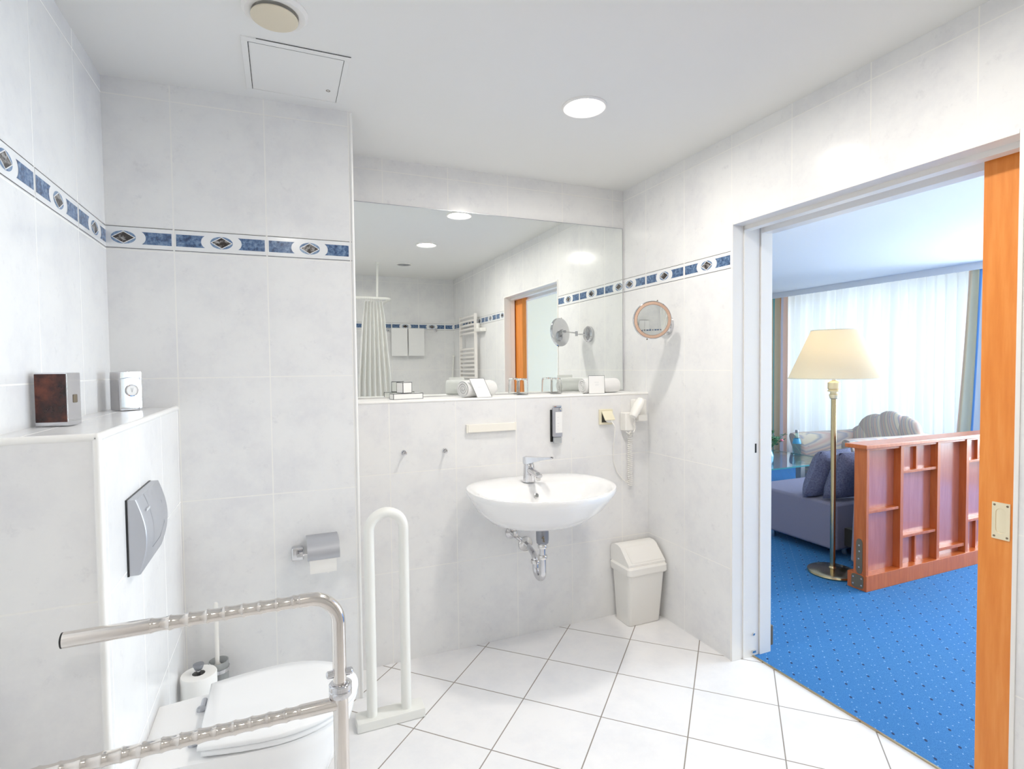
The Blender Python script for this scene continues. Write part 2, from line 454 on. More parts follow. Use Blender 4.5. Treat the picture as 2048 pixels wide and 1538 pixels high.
# ledge wall under the mirror
mb = MB(); mb.box(XS - .05, XR + .02, YL, YW + .02, 0, ZL, 0)
mb.box(XS - .05, XR + .02, YL - .001, YW + .02, ZL - .003, ZL + .001, 0, 1)
struct(mb.build('wall_ledge', ['tile_ledge', 'tile_shelf'], smooth=False))
mb = MB(); mb.tube([(XS, YL + .004, ZL - .004), (XR, YL + .004, ZL - .004)], .0072, 10)
struct(mb.build('trim_ledge', 'bead'))
# cistern box
mb = MB(); mb.box(XL - .02, XB, YB, YSL + .03, 0, ZB)
for f_, i in zip(list(mb.f), range(len(mb.f))):
    c = sum((mb.v[k] for k in f_), Vector()) / 4
    if abs(c.x - XB) < 1e-4: mb.mi[i] = 1
    elif abs(c.z - ZB) < 1e-4: mb.mi[i] = 2
struct(mb.build('wall_cistern', ['tile_boxfront', 'tile_boxface', 'tile_top'], smooth=False))
mb = MB(); r_ = .0085
mb.tube([(XL, YB + .005, ZB - .005), (XB - .005, YB + .005, ZB - .005)], r_, 10)
mb.tube([(XB - .005, YB + .005, ZB - .005), (XB - .005, YSL, ZB - .005)], r_, 10)
mb.tube([(XB - .005, YB + .005, 0.001), (XB - .005, YB + .005, ZB - .005)], r_, 10)
mb.sphere((XB - .005, YB + .005, ZB - .005), r_, r_, r_, 12, 8)
struct(mb.build('trim_cistern', 'bead'))
# right wall with the door opening and a pocket for the sliding door
mb = MB()
mb.box(XR, XO, DY1 + .012, YW + .3, 0, ZC)                     # beyond the door
mb.box(XR, 1.955, YF - .1, DY0 - .012, 0, ZC)                 # pocket leaf, bathroom side
mb.box(2.022, XO, YF - .3, DY0 - .012, 0, ZC)                 # pocket leaf, bedroom side
mb.box(XR, XO, DY0 - .012, DY1 + .012, ZH + .012, ZC)         # lintel
mb.box(1.955, 2.022, YF - .1, DY0 - .012, 2.0, ZC)
band(mb, (XR, 0, 0), (0, 1, 0), (-1, 0, 0), DY1 + .012, YW, 1.865, .309, 1)
band(mb, (XR, 0, 0), (0, 1, 0), (-1, 0, 0), YF, DY0 - .012, 1.865, .309, 1)
struct(mb.build('wall_right', ['tile_right'] + BAND, smooth=False))
# bedroom faces of that wall and the other bedroom walls
mb = MB()
mb.box(XO - .004, XO + .006, DY1 + .05, 6.6, 0, ZC2); mb.box(XO - .004, XO + .006, -1.0, DY0 - .05, 0, ZC2); mb.box(XO - .004, XO + .006, DY0 - .05, DY1 + .05, ZH + .04, ZC2)
struct(mb.build('wall_bedroom_west', 'bed_wall', smooth=False))
mb = MB(); mb.box(XO, 7.3, -1.1, -1.0, 0, ZC2); struct(mb.build('wall_bedroom_south', 'bed_wall', smooth=False))
mb = MB(); mb.box(XO, 7.3, 6.5, 6.6, 0, ZC2); struct(mb.build('wall_bedroom_north', 'bed_wall', smooth=False))
W1 = (3.45, 6.2); W2 = (-.5, 2.9); SILL = .28; WH = 2.26; XG = 7.05
mb = MB()
mb.box(XG, XG + .25, -1.0, 6.6, 0, SILL); mb.box(XG, XG + .25, -1.0, 6.6, WH, ZC2)
for a, b_ in ((-1.0, W2[0]), (W2[1], W1[0]), (W1[1], 6.6)): mb.box(XG, XG + .25, a, b_, SILL, WH)
struct(mb.build('wall_bedroom_window', 'bed_wall', smooth=False))
for i, (a, b_) in enumerate((W1, W2)):
    mb = MB(); fw = .06
    for z0, z1 in ((SILL, SILL + fw), (WH - fw, WH)): mb.box(XG + .08, XG + .14, a, b_, z0, z1)
    for k in range(4):
        yy = a + (b_ - a - fw) * k / 3; mb.box(XG + .08, XG + .14, yy, yy + fw, SILL + fw, WH - fw)
    w = struct(mb.build('window_%d' % (i + 1), 'white_lacquer', smooth=False))
    mb = MB(); mb.box(XG + .108, XG + .112, a + fw, b_ - fw, SILL + fw, WH - fw)
    mb.build('pane', 'pane', w, smooth=False)

# door lining
mb = MB()
for y0, y1, s in ((DY1, DY1 + .012, 1), (DY0 - .012, DY0, -1)):
    mb.box(XR - .004, 1.913, y0, y1, 0, ZH + .012, .002)
    if s > 0: mb.box(1.913, 2.006, y0 - .004, y1, 0, ZH, .001); mb.box(2.009, XO + .012, y0 - .010, y1, 0, ZH, .001)
    else: mb.box(1.913, 1.953, y0, y1, 0, ZH, .001); mb.box(2.022, XO + .012, y0, y1 + .004, 0, ZH, .001)
mb.box(XR - .004, 1.913, DY0, DY1, ZH, ZH + .012, .002)
mb.box(1.913, 1.953, DY0, DY1, ZH - .018, ZH + .012, .001)
mb.box(2.020, XO + .012, DY0, DY1, ZH - .022, ZH + .012, .001)
mb.box(1.953, 2.020, DY0, DY1, ZH + .008, ZH + .012)
for y0, y1, z1 in ((DY1, DY1 + .055, ZH + .055), (DY0 - .055, DY0, ZH + .055)): mb.box(XO + .004, XO + .016, y0, y1, 0, z1, .002)
mb.box(XO + .004, XO + .016, DY0, DY1, ZH, ZH + .055, .002)
fr = struct(mb.build('trim_door', 'white_lacquer'))
mb = MB(); mb.box(1.980, 1.990, DY1 - .0046, DY1 - .003, .943, .985)
mb.build('latch_slot', 'dark_gap', fr)
mb = MB(); mb.lathe([(.007, 0), (.007, .004), (.003, .006)], (1.975, DY1 - .004, .105), (0, -1, 0), 12); mb.box(1.962, 1.985, DY1 - .012, DY1 - .003, .018, .03, .002)
mb.build('floor_guide', 'chrome_soft', fr)
mb = MB(); mb.box(XO + .012, XO + .03, DY1 - .010, DY1 + .012, .03, .125, .006)
mb.build('scuffed_plate', 'zinc', fr)

# sliding door
mb = MB(); mb.box(1.965, 2.005, -.08, .976, .008, 1.975, .003)
dr = struct(mb.build('door_1', 'door_wood'))
HY, HZ = .917, .872; hx = 1.965
mb = MB()
def rr(w, h, r, n=6):
    pts = []
    for cx, cy, a in ((w - r, h - r, 0), (-w + r, h - r, PI / 2), (-w + r, -h + r, PI), (w - r, -h + r, 1.5 * PI)):
        for i in range(n + 1): pts.append((cx + r * math.cos(a + PI / 2 * i / n), cy + r * math.sin(a + PI / 2 * i / n)))
    return pts
def loop(w, h, r, d): return [(hx - d, HY + u, HZ + v) for u, v in rr(w, h, r)]
mb.rings([loop(.0225, .055, .0015, 0), loop(.0225, .055, .0015, .003), loop(.0130, .0375, .0125, .0032), loop(.0122, .0365, .012, .001), loop(.0085, .032, .0084, .0006)], 0, True, True)
hp = mb.build('handle_plate', 'brass_light', dr)
for u, v in ((-.016, -.047), (.016, -.047), (-.016, .047), (.016, .047)):
    mb = MB(); mb.lathe([(.0032, 0), (.0032, .0008), (.0018, .0018)], (hx - .003, HY + u, HZ + v), (-1, 0, 0), 10)
    mb.build('screw', 'zinc', hp)

# ------------------------------------------------------------------ ceiling items
def downlight(x, y, label, lens='lamp_light'):
    t = thing('downlight', (x, y, ZC), label, 'ceiling light', 'recessed ceiling downlights')
    mb = MB(); mb.lathe([(.088, 0), (.088, -.004), (.082, -.008), (.070, -.0065), (.0665, -.003), (.0665, 0)], (x, y, ZC), n=40, cap0=False, cap1=False)
    mb.build('rim', 'white_lacquer', t)
    mb = MB(); mb.lathe([(.0650, -.0012), (.060, -.0016), (.002, -.002)], (x, y, ZC), n=40)
    mb.build('lens', lens, t)
    return t
downlight(1.112, 1.877, 'round recessed downlight in the ceiling in front of the mirror wall')
downlight(1.12, .95, 'round recessed downlight seen in the wall mirror, in mid ceiling')
downlight(-.08, .02, 'added unseen fill downlight over the shower corner behind the camera', 'lamp_light_fill')  # unseen downlight added to brighten the back of the bathroom
t = thing('exhaust_valve', (.006, 1.705, ZC), 'round ceiling air valve with a beige disc in a white ring', 'air vent')
mb = MB(); mb.lathe([(.088, 0), (.088, -.004), (.080, -.012), (.062, -.010), (.052, .0)], (.006, 1.705, ZC), n=40, cap0=False, cap1=False); mb.build('collar', 'white_lacquer', t)
mb = MB(); mb.lathe([(.01, 0), (.01, -.014), (.052, -.014), (.0625, -.018), (.0625, -.021), (.052, -.024), (.002, -.025)], (.004, 1.708, ZC), n=40); mb.build('disc', 'beige_plastic', t)
t = thing('access_hatch', (.068, 2.03, ZC), 'white rectangular ceiling access hatch with a small round lock', 'hatch')
x0, x1, y0, y1 = -.093, .229, 1.862, 2.213
mb = MB()
for a in ((x0, x1, y0, 1.884), (x0, x1, 2.190, y1), (x0, -.074, 1.884, 2.190), (.212, x1, 1.884, 2.190)): mb.box(a[0], a[1], a[2], a[3], ZC - .004, ZC + .001, .001)
mb.build('frame', 'paint_white', t)
mb = MB(); mb.box(-.0725, .2110, 1.8850, 2.189, ZC - .0032, ZC + .001)
dp = mb.build('door_panel', 'satin_panel' if 'satin_panel' in M else 'paint_white', t)
mb = MB(); mb.lathe([(.0072, 0), (.0072, -.0012), (.0056, -.0012), (.0056, 0)], (.178, 2.108, ZC - .0032), n=22, cap0=False, cap1=False); mb.build('lock', 'zinc', dp)
mb = MB()
mb.box(-.0742, -.0722, 1.885, 2.189, ZC - .0042, ZC - .003); mb.box(.2112, .2120, 1.885, 2.189, ZC - .0042, ZC - .003); mb.box(-.074, .212, 1.8842, 1.8848, ZC - .0042, ZC - .003)
mb.box(-.05, x1 + .002, y0 - .0006, y0, ZC - .0030, ZC - .001)
mb.build('gap_line', 'dark_gap', t)
t = thing('ceiling_diffuser', (1.12, .055, ZC), 'round slotted ceiling air outlet seen in the mirror near the shower', 'air vent')
mb = MB(); mb.lathe([(.075, 0), (.075, -.006), (.066, -.010), (.062, 0)], (1.12, .055, ZC), n=36, cap0=False, cap1=False); mb.build('rim', 'white_lacquer', t)
mb = MB()
for r in (.056, .044, .032, .018): mb.lathe([(r, -.001), (r, -.008), (r - .006, -.008), (r - .006, -.001)], (1.12, .055, ZC), n=30)
mb.build('grille', 'satin', t)
mb = MB(); mb.lathe([(.062, -.0006), (.002, -.0008)], (1.12, .055, ZC), n=30); mb.build('backing', 'socket_dark', t)

# ------------------------------------------------------------------ mirror wall items
t = thing('wall_mirror', (1.06, YW, 1.21), 'large frameless mirror on the tiled wall above the washbasin ledge', 'mirror')
mb = MB(); mb.box(XS + .002, 1.843, YW - .006, YW - .0005, 1.206, 2.142, .0012, seg=1)
mb.build('glass', 'mirror', t, smooth=False)
mb = MB(); mb.box(XS + .002, 1.8445, YW - .0068, YW - .0005, 2.1415, 2.1440); mb.box(1.8425, 1.8445, YW - .0068, YW - .0005, 1.206, 2.1425)
mb.build('edge_bead', 'satin', t, smooth=False)

# small boxes
def carton(name, c, sx, sy, sz, ang, label):
    T = Matrix.Translation(Vector(c)) @ Matrix.Rotation(ang, 4, 'Z')
    mb = MB(T); mb.box(-sx / 2, sx / 2, -sy / 2, sy / 2, 0, sz)
    w = .0022; e = .0004
    for a in (-1, 1):
        for z0 in (0, sz - w):
            mb.box(-sx / 2 - e, sx / 2 + e, a * sy / 2 - e if a < 0 else sy / 2 - w, -sy / 2 + w if a < 0 else sy / 2 + e, z0 - (e if z0 else 0), z0 + w + (e if z0 else 0), 0, 1)
            mb.box(-sx / 2 - e if a < 0 else sx / 2 - w, -sx / 2 + w if a < 0 else sx / 2 + e, -sy / 2, sy / 2, z0 - (e if z0 else 0), z0 + w + (e if z0 else 0), 0, 1)
        for b_ in (-1, 1):
            mb.box(min(a * sx / 2 + a * e, a * sx / 2 - a * w), max(a * sx / 2 + a * e, a * sx / 2 - a * w), min(b_ * sy / 2 + b_ * e, b_ * sy / 2 - b_ * w), max(b_ * sy / 2 + b_ * e, b_ * sy / 2 - b_ * w), 0, sz, 0, 1)
    return mb.top(name, ['white_paper', 'grey_ink'], c, label, 'box', smooth=False)
carton('soap_carton', (.548, 2.602, ZL + .001), .150, .050, .028, .18, 'flat white carton with grey edges lying on the ledge, under a smaller carton')
carton('soap_carton', (.540, 2.612, ZL + .0298), .052, .052, .052, .42, 'small white cube carton with grey edges standing on the flat carton')

# rolled towels
def towel_roll(c, L, R, ang, label, flat=.92):
    T = Matrix.Translation(Vector(c)) @ Matrix.Rotation(ang, 4, 'Z')
    mb = MB(T); n = 36; rs = []
    prof = [(-L / 2 + .004, .80), (-L / 2 - .002, .93), (-L / 2 + .012, 1.0), (-L * .2, 1.0), (0, .99), (L * .2, 1.0), (L / 2 - .012, 1.0), (L / 2 + .002, .93), (L / 2 - .004, .80)]
    for x, k in prof:
        rs.append([Vector((x, R * k * math.cos(2 * PI * j / n), R * flat + R * flat * k * math.sin(2 * PI * j / n))) for j in range(n)])
    mb.rings(rs)
    tw = thing('rolled_towel', c, label, 'towel', 'rolled hand towels on the ledge')
    mb.build('roll', 'towel', tw, angle=60)
    for s in (-1, 1):
        mb = MB(T); pts = []
        for i in range(70):
            a = i * .26; r = R * .80 * (1 - i / 74)
            pts.append((s * (L / 2 - .001), r * math.cos(a), R * flat + r * flat * math.sin(a)))
        mb.tube(pts, [.0042] * 69 + [.002], 6)
        mb.build('coil_edge', 'towel', tw)
    return tw
towel_roll((.905, 2.592, ZL + .001), .195, .045, .42, 'white rolled hand towel beside the cartons on the ledge, card leaning on it')
towel_roll((1.600, 2.560, ZL + .001), .215, .044, .0, 'white rolled hand towel at the right end of the ledge, card upright before it')
def card(c, w, h, T, label, ink):
    mb = MB(Matrix.Translation(Vector(c)) @ T); e = .0019
    mb.box(-w / 2, w / 2, -.0004, .0004, 0, h)
    for a in ((-w / 2, -w / 2 + e, 0, h), (w / 2 - e, w / 2, 0, h), (-w / 2, w / 2, 0, e), (-w / 2, w / 2, h - e, h)):
        mb.box(a[0], a[1], -.0007, -.0003, a[2], a[3], 0, 1)
    for k, (u0, u1, v) in enumerate(ink): mb.box(u0, u1, -.0006, -.0003, v, v + .0016, 0, 2)
    return mb.top('greeting_card', ['white_paper', 'grey_ink', 'faint_ink'], c, label, 'card', 'cards with grey borders on the ledge', smooth=False)
card((.912, 2.505, ZL + .001), .082, .098, Matrix.Rotation(.12, 4, 'Z') @ Matrix.Rotation(math.radians(-14), 4, 'X') @ Matrix(((1, 0, -.34, 0), (0, 1, 0, 0), (0, 0, 1, 0), (0, 0, 0, 1))),
     'white card with grey border leaning slanted on the towel beside the cartons', [(-.012, .010, .052)])
card((1.553, 2.511, ZL + .001), .100, .097, Matrix.Rotation(math.radians(-2), 4, 'X'),
     'white card with grey border standing upright against the right-hand towel', [(-.014, .014, .060), (-.008, .016, .050), (-.010, .012, .043)])

# tumblers, upside down
def tumbler(c, label):
    prof = [(.031, .0), (.0300, .045), (.0275, .078), (.0235, .087), (.006, .088), (.002, .080), (.0205, .079), (.0250, .074), (.0275, .045), (.0290, .0)]
    mb = MB(); mb.lathe(prof, c, n=32, cap0=False, cap1=False)
    return mb.top('tumbler', 'tumbler', c, label, 'glass', 'upturned tumblers on the ledge')
tumbler((1.170, 2.634, ZL + .001), 'upturned glass tumbler on the ledge, next to the towel with the leaning card')
tumbler((1.372, 2.634, ZL + .001), 'upturned glass tumbler on the ledge, next to the towel with the upright card')

# ------------------------------------------------------------------ make-up mirror
mc = Vector((1.683, 2.205, 1.570)); nn = Vector((-.427, -.904, -.06)).normalized()
t = thing('makeup_mirror', (1.854, 2.303, 1.555), 'round chrome swing-arm make-up mirror fixed to the tiles beside the big mirror', 'mirror')
mb = MB(); mb.lathe([(.052, 0), (.052, .016), (.045, .024), (.020, .027), (.003, .028)], (1.8535, 2.303, 1.555), (-1, 0, 0), 32); mb.build('wall_plate', 'chrome', t)
mb = MB(); R_ = .62; pr_ = [(.074 * i / 10 + .0005, .006 - 0 + ((.074 * i / 10) ** 2) / (2 * R_) - .003) for i in range(10, -1, -1)]
mb.lathe(pr_, mc, nn, 48, cap0=False); mb.build('concave_glass', 'mirror', t, angle=80)
mb = MB(); mb.lathe([(.090, .002), (.089, .0075), (.0765, .0085), (.074, .0055)], mc, nn, 48, cap0=False, cap1=False); mb.build('face_ring', 'ring_reflection', t)
mb = MB(); mb.lathe([(.0905, .006), (.0935, .004), (.0945, -.006), (.0915, -.014), (.060, -.020), (.002, -.022)], mc, nn, 48, cap0=False); mb.build('shell', 'chrome', t)
back = mc - nn * .020; j1 = Vector((1.772, 2.272, 1.562)); j0 = Vector((1.826, 2.303, 1.557))
mb = MB(); mb.lathe([(.018, 0), (.018, -.012), (.009, -.018), (.009, -.030)], back, nn, 20)
mb.tube([back - nn * .02, j1], .0045, 10); mb.tube([j1 + Vector((0, 0, -.008)), j0 + Vector((0, 0, -.004))], .0045, 10)
mb.lathe([(.008, -.020), (.008, .012)], j1, n=14); mb.lathe([(.008, -.018), (.008, .014)], j0, n=14)
mb.build('swing_arm', 'chrome', t)
side = nn.cross(Vector((0, 0, 1))).normalized(); up_ = side.cross(nn).normalized()
for s, lean in ((1, .26), (-1, .26)):
    d = (up_ * s + side * lean * s * -1).normalized(); p = mc + d * .0935 - nn * .003
    mb = MB(); mb.lathe([(.003, 0), (.003, .005), (.0015, .007)], p, d, 10); mb.build('pivot_pin', 'zinc', t)

# ------------------------------------------------------------------ washbasin
bx, by, bz = 1.076, 2.205, .805
def bplan(k, n=56, dy=0, kb=None):
    """plan curve scaled k about the bowl centre; the back is squarer and kept in front of the wall"""
    pts = []
    for i in range(n):
        a = 2 * PI * i / n; c, s_ = math.cos(a), math.sin(a)
        if s_ <= 0: x, y = .342 * c, .300 * s_
        else:
            e = 2 / 2.7; x = .342 * math.copysign(abs(c) ** e, c); y = .262 * abs(s_) ** e
        pts.append((x * k, y * (kb or k) if s_ > 0 else y * k))
    return pts
t = thing('washbasin', (bx, 2.467, bz - .2), 'white oval ceramic washbasin hung on the tiled ledge wall', 'washbasin')
mb = MB(); rs = []
def ring(k, z, dy=0, kb=None): return [(bx + x, min(by + dy + y, 2.4675), z) for x, y in bplan(k, kb=kb)]
rs += [ring(.28, bz - .172, .03), ring(.50, bz - .170, .035), ring(.70, bz - .145, .03), ring(.85, bz - .098, .02), ring(.93, bz - .055, .008), ring(.97, bz - .032), ring(.995, bz - .018), ring(1.0, bz - .006), ring(.992, bz + .001), ring(.965, bz + .002)]
def inner(kx, kf, yb, z):
    pts = []
    for i in range(56):
        a = 2 * PI * i / 56; c, s_ = math.cos(a), math.sin(a)
        e = 2 / 2.3
        x = .342 * kx * math.copysign(abs(c) ** e, c)
        y = .300 * kf * s_ if s_ <= 0 else yb * abs(s_) ** e
        pts.append((bx + x, by - .01 + y, z))
    return pts
rs += [inner(.90, .90, .095, bz - .003), inner(.86, .85, .082, bz - .016), inner(.76, .74, .066, bz - .06), inner(.58, .56, .045, bz - .105), inner(.34, .34, .03, bz - .13), inner(.08, .08, .01, bz - .138)]
mb.rings(rs); mb.build('basin', 'ceramic', t, angle=50)
mb = MB(); op = Vector((1.070, by + .053, bz - .053)); od = Vector((0, -.9, .42)).normalized()
mb.lathe([(.0115, -.004), (.0120, .003), (.0085, .004), (.0080, -.002)], op, od, 22, cap0=False, cap1=False); mb.build('overflow_ring', 'chrome_soft', t)
mb = MB(); mb.lathe([(.0082, .0), (.002, .0005)], op, od, 18); mb.build('overflow_hole', 'cardboard', t)
mb = MB(); mb.lathe([(.024, 0), (.022, .004), (.004, .006)], (bx, by - .01, bz - .138), n=24); mb.build('drain_plug', 'chrome', t)

# mixer tap
tx, ty = 1.060, 2.318
t = thing('mixer_tap', (tx, ty, bz + .002), 'chrome single-lever mixer tap standing on the washbasin rim', 'tap')
mb = MB(); rs = []
for z, rx, ry, dy in ((0, .030, .029, 0), (.004, .0295, .0285, 0), (.03, .0275, .027, 0), (.07, .0255, .0255, 0), (.082, .0245, .025, 0), (.090, .018, .019, 0)):
    rs.append([(tx + rx * math.cos(2 * PI * j / 28), ty + dy + ry * math.sin(2 * PI * j / 28), bz + .003 + z) for j in range(28)])
mb.rings(rs); mb.build('tap_body', 'chrome', t)
mb = MB(); rs = []
for y, z, w, h in ((0, .056, .019, .018), (-.04, .053, .018, .0155), (-.085, .049, .0165, .0125), (-.112, .046, .0155, .0105), (-.118, .0445, .012, .007)):
    rs.append([(tx + w * math.cos(2 * PI * j / 20), ty + y, bz + .003 + z + h * math.sin(2 * PI * j / 20)) for j in range(20)])
mb.rings(rs); sp_ = mb.build('spout', 'chrome', t)
mb = MB(); mb.lathe([(.0115, 0), (.0115, -.012), (.0095, -.014)], (tx, ty - .101, bz + .040), (0, -.1, 1), 18); mb.build('aerator', 'chrome_soft', sp_)
mb = MB(); Rl = Matrix.Translation((tx, ty, bz + .093)) @ Matrix.Rotation(math.radians(38), 4, 'Z') @ Matrix.Rotation(math.radians(-4), 4, 'X')
mb.M = Rl; rs = []
for y, w, z0, z1 in ((.026, .013, .0, .024), (.020, .020, -.006, .028), (0, .022, -.008, .027), (-.03, .019, .000, .025), (-.07, .015, .009, .024), (-.118, .0115, .015, .0245), (-.125, .008, .017, .0235)):
    rs.append([(-w, y, z0 + .002), (-w * .8, y, z1), (w * .8, y, z1), (w, y, z0 + .002), (w * .6, y, z0), (-w * .6, y, z0)])
mb.rings(rs); mb.build('lever', 'chrome', t)

# waste trap
t = thing('bottle_trap', (1.06, 2.24, .36), 'chrome U-shaped waste trap hanging under the washbasin', 'pipe')
py0, py1 = 2.172, 2.246; ux = 1.056; rt = .0158
mb = MB(); mb.lathe([(.0285, .632), (.0285, .575), (.0265, .560)], (1.056, py0, 0), n=26); mb.build('waste_cup', 'satin_dark', t)
mb = MB(); mb.lathe([(.0145, .562), (.0145, .480)], (1.056, py0, 0), n=22); mb.build('tailpipe', 'chrome', t)
for z, yy, xx in ((.545, py0, 1.056), (.497, py0, 1.056), (.452, py1, 1.055)):
    mb = MB(); mb.lathe([(.020, .0), (.0215, .004), (.0215, .012), (.0195, .016)], (xx, yy, z - .008), n=24); mb.build('union_nut', 'chrome_soft', t)
mb = MB(); cy_ = (py0 + py1) / 2; ru = (py1 - py0) / 2
mb.tube([(ux, py0, .50), (ux, py0, .43)] + arc((ux, cy_, .428), ru, PI, 2 * PI, 12, (0, 1, 0), (0, 0, 1)) + [(ux, py1, .455)], rt, 18); mb.build('u_bend', 'chrome', t)
mb = MB(); mb.tube([(1.055, py1, .452)] + [(1.055 + .014 * (1 - math.cos(a)), py1 + .07 * (1 - math.cos(a)), .452 + .026 * math.sin(a)) for a in [PI / 2 * i / 8 for i in range(1, 9)]] + [(1.092, 2.40, .470), (1.102, 2.455, .463)], .0142, 16); mb.build('outlet_pipe', 'chrome', t)
mb = MB(); mb.lathe([(.037, 0), (.036, .006), (.026, .013), (.016, .018), (.015, .020)], (1.104, 2.4675, .461), (0, -1, 0), 30); mb.build('wall_rosette', 'chrome_soft', t)
t = thing('angle_valve', (1.027, 2.4675, .528), 'small chrome angle valve on the tiles under the washbasin', 'valve')
mb = MB(); mb.lathe([(.030, 0), (.029, .005), (.018, .010), (.012, .013)], (1.027, 2.4675, .528), (0, -1, 0), 26); mb.build('rosette', 'chrome', t)
mb = MB(); mb.lathe([(.010, .01), (.010, .045), (.012, .046), (.012, .062)], (1.027, 2.4675, .528), (0, -1, 0), 18); mb.lathe([(.010, 0), (.011, .022), (.007, .026)], (1.027, 2.415, .528), (0, 0, 1), 16); mb.build('valve_body', 'chrome_soft', t)
mb = MB(); mb.lathe([(.0095, .0), (.011, .006), (.011, .024), (.008, .028)], (1.034, 2.412, .522), (.75, -.2, -.6), 16); mb.build('valve_knob', 'chrome', t)
mb = MB(); mb.tube([(1.027, 2.415, .55), (1.027, 2.413, .60), (1.030, 2.40, .64)], .005, 10); mb.build('supply_hose', 'chrome_soft', t)
mb = MB(); mb.tube([(1.020, 2.10, .606), (1.036, 2.12, .604), (1.044, 2.135, .596), (1.047, 2.14, .580), (1.052, 2.145, .572)], .003, 8); mb.tube([(1.030, 2.11, .604), (1.030, 2.11, .585)], .002, 8)
mb.top('stopper_rod', 'zinc', (1.036, 2.12, .60), 'thin dark stopper linkage rod below the washbasin beside the trap', 'rod')

# robe hooks
for i, (x, z, lb) in enumerate(((.502, .963, 'small chrome robe hook on the ledge wall nearer the pier'), (.694, .959, 'small chrome robe hook on the ledge wall nearer the washbasin'))):
    t = thing('robe_hook', (x, YL, z), lb, 'hook', 'chrome robe hooks')
    mb = MB(); mb.lathe([(.0115, 0), (.0115, .003), (.008, .006)], (x, YL - .0005, z), (0, -1, 0), 20); mb.build('rosette', 'chrome', t)
    mb = MB(); mb.lathe([(.0042, .004), (.0042, .026), (.0085, .028), (.0088, .034), (.004, .036)], (x, YL, z), (0, -1, 0), 18); mb.build('peg', 'chrome', t)
# blank cover plate
t = thing('cover_plate', (.925, YL, 1.055), 'long narrow cream cover plate on the tiles above the washbasin', 'cover plate')
mb = MB(); mb.box(.806, 1.050, YL - .018, YL - .0005, 1.037, 1.075, .003); mb.build('cover', 'cream_plastic', t)
for xx in (.800, 1.050):
    mb = MB(); mb.box(xx, xx + .007, YL - .015, YL - .0005, 1.035, 1.076, .002); mb.build('end_cap', 'cream_plastic', t)
# soap dispenser
t = thing('soap_dispenser', (1.285, YL, 1.05), 'slim grey wall soap dispenser with a white label above the tap', 'soap dispenser')
sx0, sx1 = 1.253, 1.303; sy = YL - .034
mb = MB(); mb.box(1.248, 1.300, YL - .012, YL - .0005, .965, 1.128, .002); mb.build('back_plate', 'black', t)
mb = MB(); mb.box(sx0, sx1, sy, YL - .011, .990, 1.140, .006); mb.build('bottle_holder', 'satin', t)
mb = MB(); mb.box(sx0 + .003, sx1 - .003, sy + .002, YL - .014, .958, .9895, .004); mb.build('bottle_end', 'clear_plastic', t)
mb = MB(); mb.box(sx0 + .010, sx1 - .002, sy - .0008, sy + .002, 1.012, 1.118); lbp = mb.build('label', 'white_paper', t)
mb = MB()
for k in range(5): mb.box(sx0 + .020, sx0 + .024 + .003 * (k % 3), sy - .0012, sy - .0007, 1.03 + k * .015, 1.0315 + k * .015)
mb.build('print', 'faint_ink', lbp)
mb = MB(); mb.box(sx0 + .004, sx1 - .002, sy + .004, YL - .012, 1.140, 1.150, .003); mb.lathe([(.009, 0), (.009, .004), (.004, .006)], ((sx0 + sx1) / 2 + .01, sy, 1.130), (0, -1, 0), 18); mb.build('push_button', 'chrome', t)
# socket
t = thing('wall_socket', (1.575, YL, 1.08), 'ivory wall socket with a hinged lid lifted by a plug', 'socket')
mb = MB(); mb.box(1.535, 1.618, YL - .012, YL - .0005, 1.036, 1.118, .004); mb.build('frame', 'ivory_plastic', t)
mb = MB(); mb.box(1.548, 1.606, YL - .0135, YL - .011, 1.049, 1.105); mb.build('recess', 'socket_dark', t)
mb = MB(Matrix.Translation((1.577, YL - .014, 1.107)) @ Matrix.Rotation(math.radians(-38), 4, 'X')); mb.box(-.030, .030, -.004, .004, -.056, 0, .002); mb.build('lid', 'ivory_plastic', t)
t = thing('power_plug', (1.585, YL - .03, 1.065), 'white power plug with a thin cable in the ivory wall socket', 'plug')
mb = MB(); mb.lathe([(.016, .0), (.016, .016), (.010, .028), (.006, .034)], (1.583, YL - .014, 1.066), (.15, -1, -.3), 18); mb.build('plug_body', 'white_plastic', t)
mb = MB(); mb.tube([(1.588, YL - .045, 1.056), (1.60, YL - .058, 1.03), (1.607, YL - .045, .98), (1.612, YL - .02, .90), (1.622, YL - .010, .83), (1.645, YL - .008, .775), (1.68, YL - .010, .735), (1.705, YL - .016, .715)], .0028, 8); mb.build('cable', 'white_plastic', t)
# hair dryer
t = thing('hair_dryer', (1.73, YL, 1.08), 'white wall-mounted hair dryer with a coiled cord near the ledge corner', 'hair dryer')
mb = MB(); mb.box(1.735, 1.812, YL - .045, YL - .0005, 1.045, 1.165, .006); mb.box(1.668, 1.736, YL - .055, YL - .0005, 1.000, 1.098, .008); mb.build('wall_holder', 'white_plastic', t)
mb = MB(); rs = []
A0, A1 = Vector((1.752, YL - .085, 1.172)), Vector((1.690, YL - .085, 1.075))
for k, (f, w) in enumerate(((0, .012), (.05, .019), (.35, .024), (.7, .022), (.95, .019), (1, .010))):
    c = A0.lerp(A1, f); d = (A1 - A0).normalized(); sN = Vector((0, 1, 0)); bN = d.cross(sN)
    rs.append([c + sN * (w * 1.25 * math.cos(2 * PI * j / 20)) + bN * (w * math.sin(2 * PI * j / 20)) for j in range(20)])
mb.rings(rs); mb.build('dryer_body', 'white_plastic', t)
mb = MB(); mb.box(1.737, 1.795, YL - .075, YL - .04, 1.052, 1.085, .004); mb.build('cradle', 'white_plastic', t)
mb = MB(); pts = []
